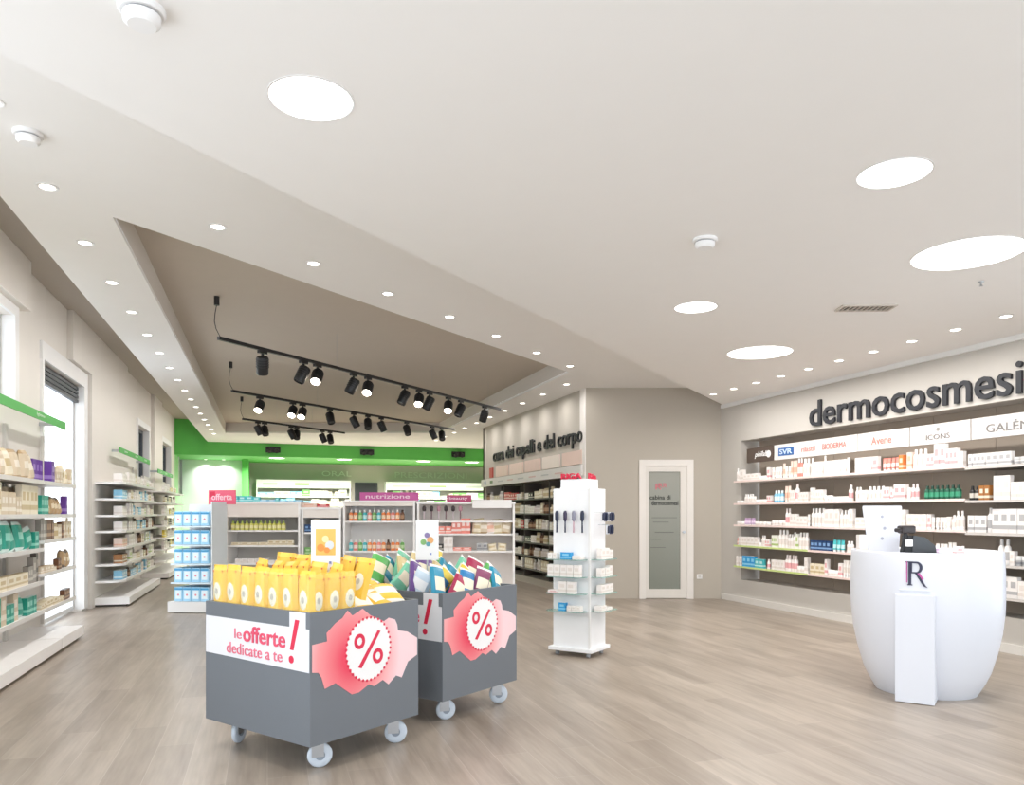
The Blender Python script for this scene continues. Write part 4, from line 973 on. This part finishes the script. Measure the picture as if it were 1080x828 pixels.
for z in TZ:
    for (a_, b_, c_, d_) in ((0 - .02, TW - .02, -ov, -.0045), (TW + .0045, TW + ov, .02, TD + .02)):
        m_ = MB()
        pts = [(a_, b_, c_, d_)]
        if c_ < 0: poly = [(a_, d_), (a_, c_ + .03), (a_ + .03, c_), (b_ - .05, c_), (b_, c_ + .06), (b_, d_)]
        else: poly = [(a_, c_), (b_ - .06, c_), (b_, c_ + .05), (b_, d_ - .03), (b_ - .03, d_), (a_, d_)]
        m_.prism(poly, z - .008, z); m_.build('glass_shelf', GSH, t)
tn = ['top', 'second', 'third', 'lowest']
for j, z in enumerate(TZ):
    PLL = '%s glass shelf, left face of the display tower' % tn[j]; PRR = '%s glass shelf, right face of the display tower' % tn[j]
    s = .0
    if j in (0, 3):
        row(o0 + Vector((0, 0, z + .0005)), TA, .12 if j == 0 else .1, PLL, [('flat box', 'white', 1), ('carton', 'white', 2)], s0=-.01, hs=.55, inset=-.11)
        put('carton', 'bright blue', (.11 if j == 0 else .07, .05, .065 if j == 0 else .075), o0 + Vector((0, 0, z + .0005)), TA, PLL, .19 if j == 0 else .15, -.1)
        row(o0 + Vector((0, 0, z + .0005)), TA, .37, PLL, [('carton', 'white', 2), ('flat box', 'white', 1)], s0=.25 if j == 0 else .19, hs=.5, inset=-.1)
    else: row(o0 + Vector((0, 0, z + .0005)), TA, .37, PLL, [('carton', 'white', 2), ('flat box', 'white', 1), ('flat box', 'pink-banded white', 1), ('tube', 'white', 1)], s0=-.01, hs=.75, inset=-.11, hmax=.11, fill=1)
    of = o0 + Matrix.Rotation(TA, 3, 'Z') @ Vector((TW, 0, z + .0005))
    row(of, TA + PI / 2, .33, PRR, [('carton', 'white', 2), ('flat box', 'white', 1), ('carton', 'pink-banded white', .6)], s0=.03, hs=.65, inset=-.105, hmax=.1, fill=1)
NV = mat('222a44', .4)
for q in range(4):
    m_ = MB(); m_.cyl((0, -.03, 0), (0, -.03, .11), .009, 8, 0, r2=.007); m_.lathe([(.008, .1), (.02, .125), (.021, .18), (.012, .205)], 10, 1, M=Matrix.Translation((0, -.03, 0)), sy=.55); m_.box(-.002, .002, -.045, 0, .2, .204, 2)
    o = m_.build('hairbrush', [[NV, NV, mat('c9a8b4', .4), NV][q], [NV, mat('3a3350', .4), mat('8e8fa0', .4), NV][q], STEEL], None, o0 + Matrix.Rotation(TA, 3, 'Z') @ Vector((.06 + q * .09, -.0045, 1.165)), TA)
    tag(o, '%s hairbrush hanging on the left face of the display tower' % ['leftmost navy', 'second navy', 'pale pink and grey', 'rightmost dark navy'][q], 'brush', 'hairbrushes hung on the display tower')
for q, (yy, zz) in enumerate([(.06, 1.27), (.13, 1.27), (.20, 1.27), (.27, 1.27), (.17, 1.15), (.25, 1.15)]):
    m_ = MB(); m_.box(-.001, .13, -.002, .002, .085, .089, 2); m_.box(.09, .1, -.025, .025, 0, .085, 0); m_.lathe([(.014, 0), (.016, .05), (.01, .07)], 8, 1, M=Matrix.Translation((.108, 0, .01)))
    o = m_.build('hanging_blister', [mat(['e8e9ee', '39405e'][q % 2], .4), NV, STEEL], None, o0 + Matrix.Rotation(TA, 3, 'Z') @ Vector((TW + .005, yy, zz)), TA)
    tag(o, '%s blister pack on a long hook, right face of the display tower' % ['upper row first', 'upper row second', 'upper row third', 'upper row last', 'lower row first', 'lower row last'][q], 'blister pack', 'blister packs hooked on the display tower')
for q, (x, w_) in enumerate(((.06, .2),)):
    tt = thing('topper_sign', 'low red and white lettered topper on the display tower', 'sign', o0 + Matrix.Rotation(TA, 3, 'Z') @ Vector((.06, .06, 1.67)), TA)
    split_letters(text('letters', 'RIGA', .22, .055, RED, tt, (0, 0, 0), depth=.02, bold=.03), tt)
    text('letters', 'Ria', .16, .055, RED, tt, (.27, .02, 0), face='right', depth=.01, bold=.03)

# ------------------------------------------------------------------ reception desk
dk = W(3.158, 5.8)
t = thing('reception_desk', 'white barrel-shaped reception desk with monogram', 'desk', dk, -A - .60)
prof = [(.345, .0), (.352, .012), (.40, .1), (.43, .17), (.472, .32), (.502, .47), (.518, .62), (.522, .75), (.52, .9), (.515, 1.055), (.512, 1.066), (.498, 1.066), (.494, 1.055), (.494, 1.03)]
DM = mat('dcdfe7', .35, noise=.01)
MB().lathe(prof, 72, cap=False).build('shell', DM, t); MB().lathe([(.001, 1.03), (.4945, 1.03)], 48, cap=False).build('worktop', mat('e9eaee', .4), t)
MB().lathe([(.335, 0), (.335, .012)], 40).build('plinth', mat('77797c', .6), t)
m_ = MB(); m_.box(-.135, .115, -.545, -.3, .004, .77, bev=.004); m_.build('front_box', DM, t)
MB().box(-.11, .09, -.53, -.5, .795, .802).build('slot_lip', mat('d5d9e0', .4), t)
# monogram: serif R and a slanted second leg
def prisms(polys, name, m, dz=0.0, par=None):
    mm = MB()
    for p, holes in polys: mm.prism([(x, y) for x, y in p], 0, .006 + dz, M=Matrix.Translation((-.07, -.518, .835)) @ MX['front'], holes=holes)
    return mm.build(name, m, par)
bow = [(.03, .17)] + [(.07 + .038 * math.sin(k * PI / 10), .128 + .042 * math.cos(k * PI / 10)) for k in range(0, 11)] + [(.03, .086)]
hole = ([(.042, .158)] + [(.068 + .02 * math.sin(k * PI / 10), .127 + .031 * math.cos(k * PI / 10)) for k in range(0, 11)] + [(.042, .096)])[::-1]
prisms([([(.012, 0), (.045, 0), (.045, .006), (.037, .008), (.037, .162), (.045, .164), (.045, .17), (.0, .17), (.0, .164), (.018, .162), (.018, .008), (.012, .006)], ()), (bow, [hole]), ([(.058, .09), (.078, .09), (.128, .0), (.14, -.012), (.118, -.006), (.104, .012)], ())], 'monogram', mat('2d2f4a', .4), 0, t)
prisms([([(.076, .088), (.09, .088), (.116, .048), (.106, .042)], ()), ([(.006, .17), (.012, .17), (.012, .02), (.006, .02)], ())], 'monogram', mat('c04f9c', .4), .001, t)
DZ = 1.0305
def desk_thing(name, lab, cat, lx, ly, rz=0.0): return thing(name, lab, cat, W(3.158 + lx, 5.8 + ly, DZ), -A + rz)
o = desk_thing('tester_panel', 'pale grey tapered panel with three small marks on the desk', 'display', -.27, .12, 0)
m_ = MB(); m_.prism([(-.1, .0), (.13, .0), (.155, .36), (.15, .375), (-.145, .375), (-.15, .36)], -.012, 0, M=MX['front']); m_.build('panel', mat('dfe1ea', .4), o)
for q, z in enumerate((.29, .2, .12)): MB().lathe([(.012, 0), (.012, .002)], 12, M=Matrix.Translation((.0 + .02 * (q % 2), -.0, z)) @ MX['front']).build('mark', mat('a7aab8', .5), o)
MB().box(-.1, .13, .012, .09, 0, .015).build('foot', mat('c9ccd5', .4), o)
o = desk_thing('payment_terminal', 'black desk terminal with sloping screen beside the grey panel', 'terminal', -.08, -.1, .2)
m_ = MB(); m_.box(-.19, .16, -.07, .14, 0, .018, bev=.004); m_.build('base', BLACK, o)
m_ = MB(); M_ = Matrix(((1, 0, 0, 0), (0, 0, 1, 0), (0, 1, 0, 0), (0, 0, 0, 1))); m_.prism([(-.08, .018), (.13, .018), (.12, .07), (.03, .135), (-.07, .15)], 0, .12, M=M_); m_.build('sloping_body', mat('34383c', .35), o)
m_ = MB(); m_.cyl((-.13, .05, .018), (-.1, .04, .17), .016, 12); m_.build('stand', BLACK, o)
m_ = MB(); m_.box(-.17, -.05, -.01, .06, .165, .225, bev=.015); m_.box(-.2, -.15, .0, .05, .175, .205, bev=.01); m_.build('scanner_head', mat('2e2829', .4), o)
MB().box(-.15, -.1, -.03, -.01, .07, .12).build('receipt', PAPER, o)
for nm, lab, lx, ly, dims, cl in [('product_carton', 'white carton standing at the left edge of the desk', -.46, .02, (.06, .06, .15), 'white'), ('product_carton', 'pink-banded carton at the right end of the desk top', .27, .0, (.06, .05, .06), 'pink-banded white'), ('flat_product_box', 'low white box at the right rim of the desk', .38, .06, (.11, .06, .03), 'white'), ('flat_product_box', 'flat grey box lying before the grey panel', -.4, -.08, (.1, .06, .025), 'grey'), ('cream_jar', 'small lilac jar behind the black terminal', .17, .14, (.06, .06, .06), 'lilac')]:
    kd = {'product_carton': 'carton', 'flat_product_box': 'flat box', 'cream_jar': 'jar'}[nm]
    o = link(nm, product_mesh(kd, cl, *dims), None, W(3.158 + lx, 5.8 + ly, DZ), -A); tag(o, lab, {'carton': 'carton', 'flat box': 'box', 'jar': 'jar'}[kd])
finish_labels()

# ------------------------------------------------------------------ daylight and view
wd = bpy.data.worlds.new('daylight'); bpy.context.scene.world = wd; wd.use_nodes = True
bg = wd.node_tree.nodes['Background']; bg.inputs[0].default_value = (.86, .93, 1.0, 1); bg.inputs[1].default_value = 2.9
vs = bpy.context.scene.view_settings
vs.view_transform = 'Standard'; vs.look = 'None'; vs.gamma = 1; vs.use_curve_mapping = False; vs.exposure = 0.14
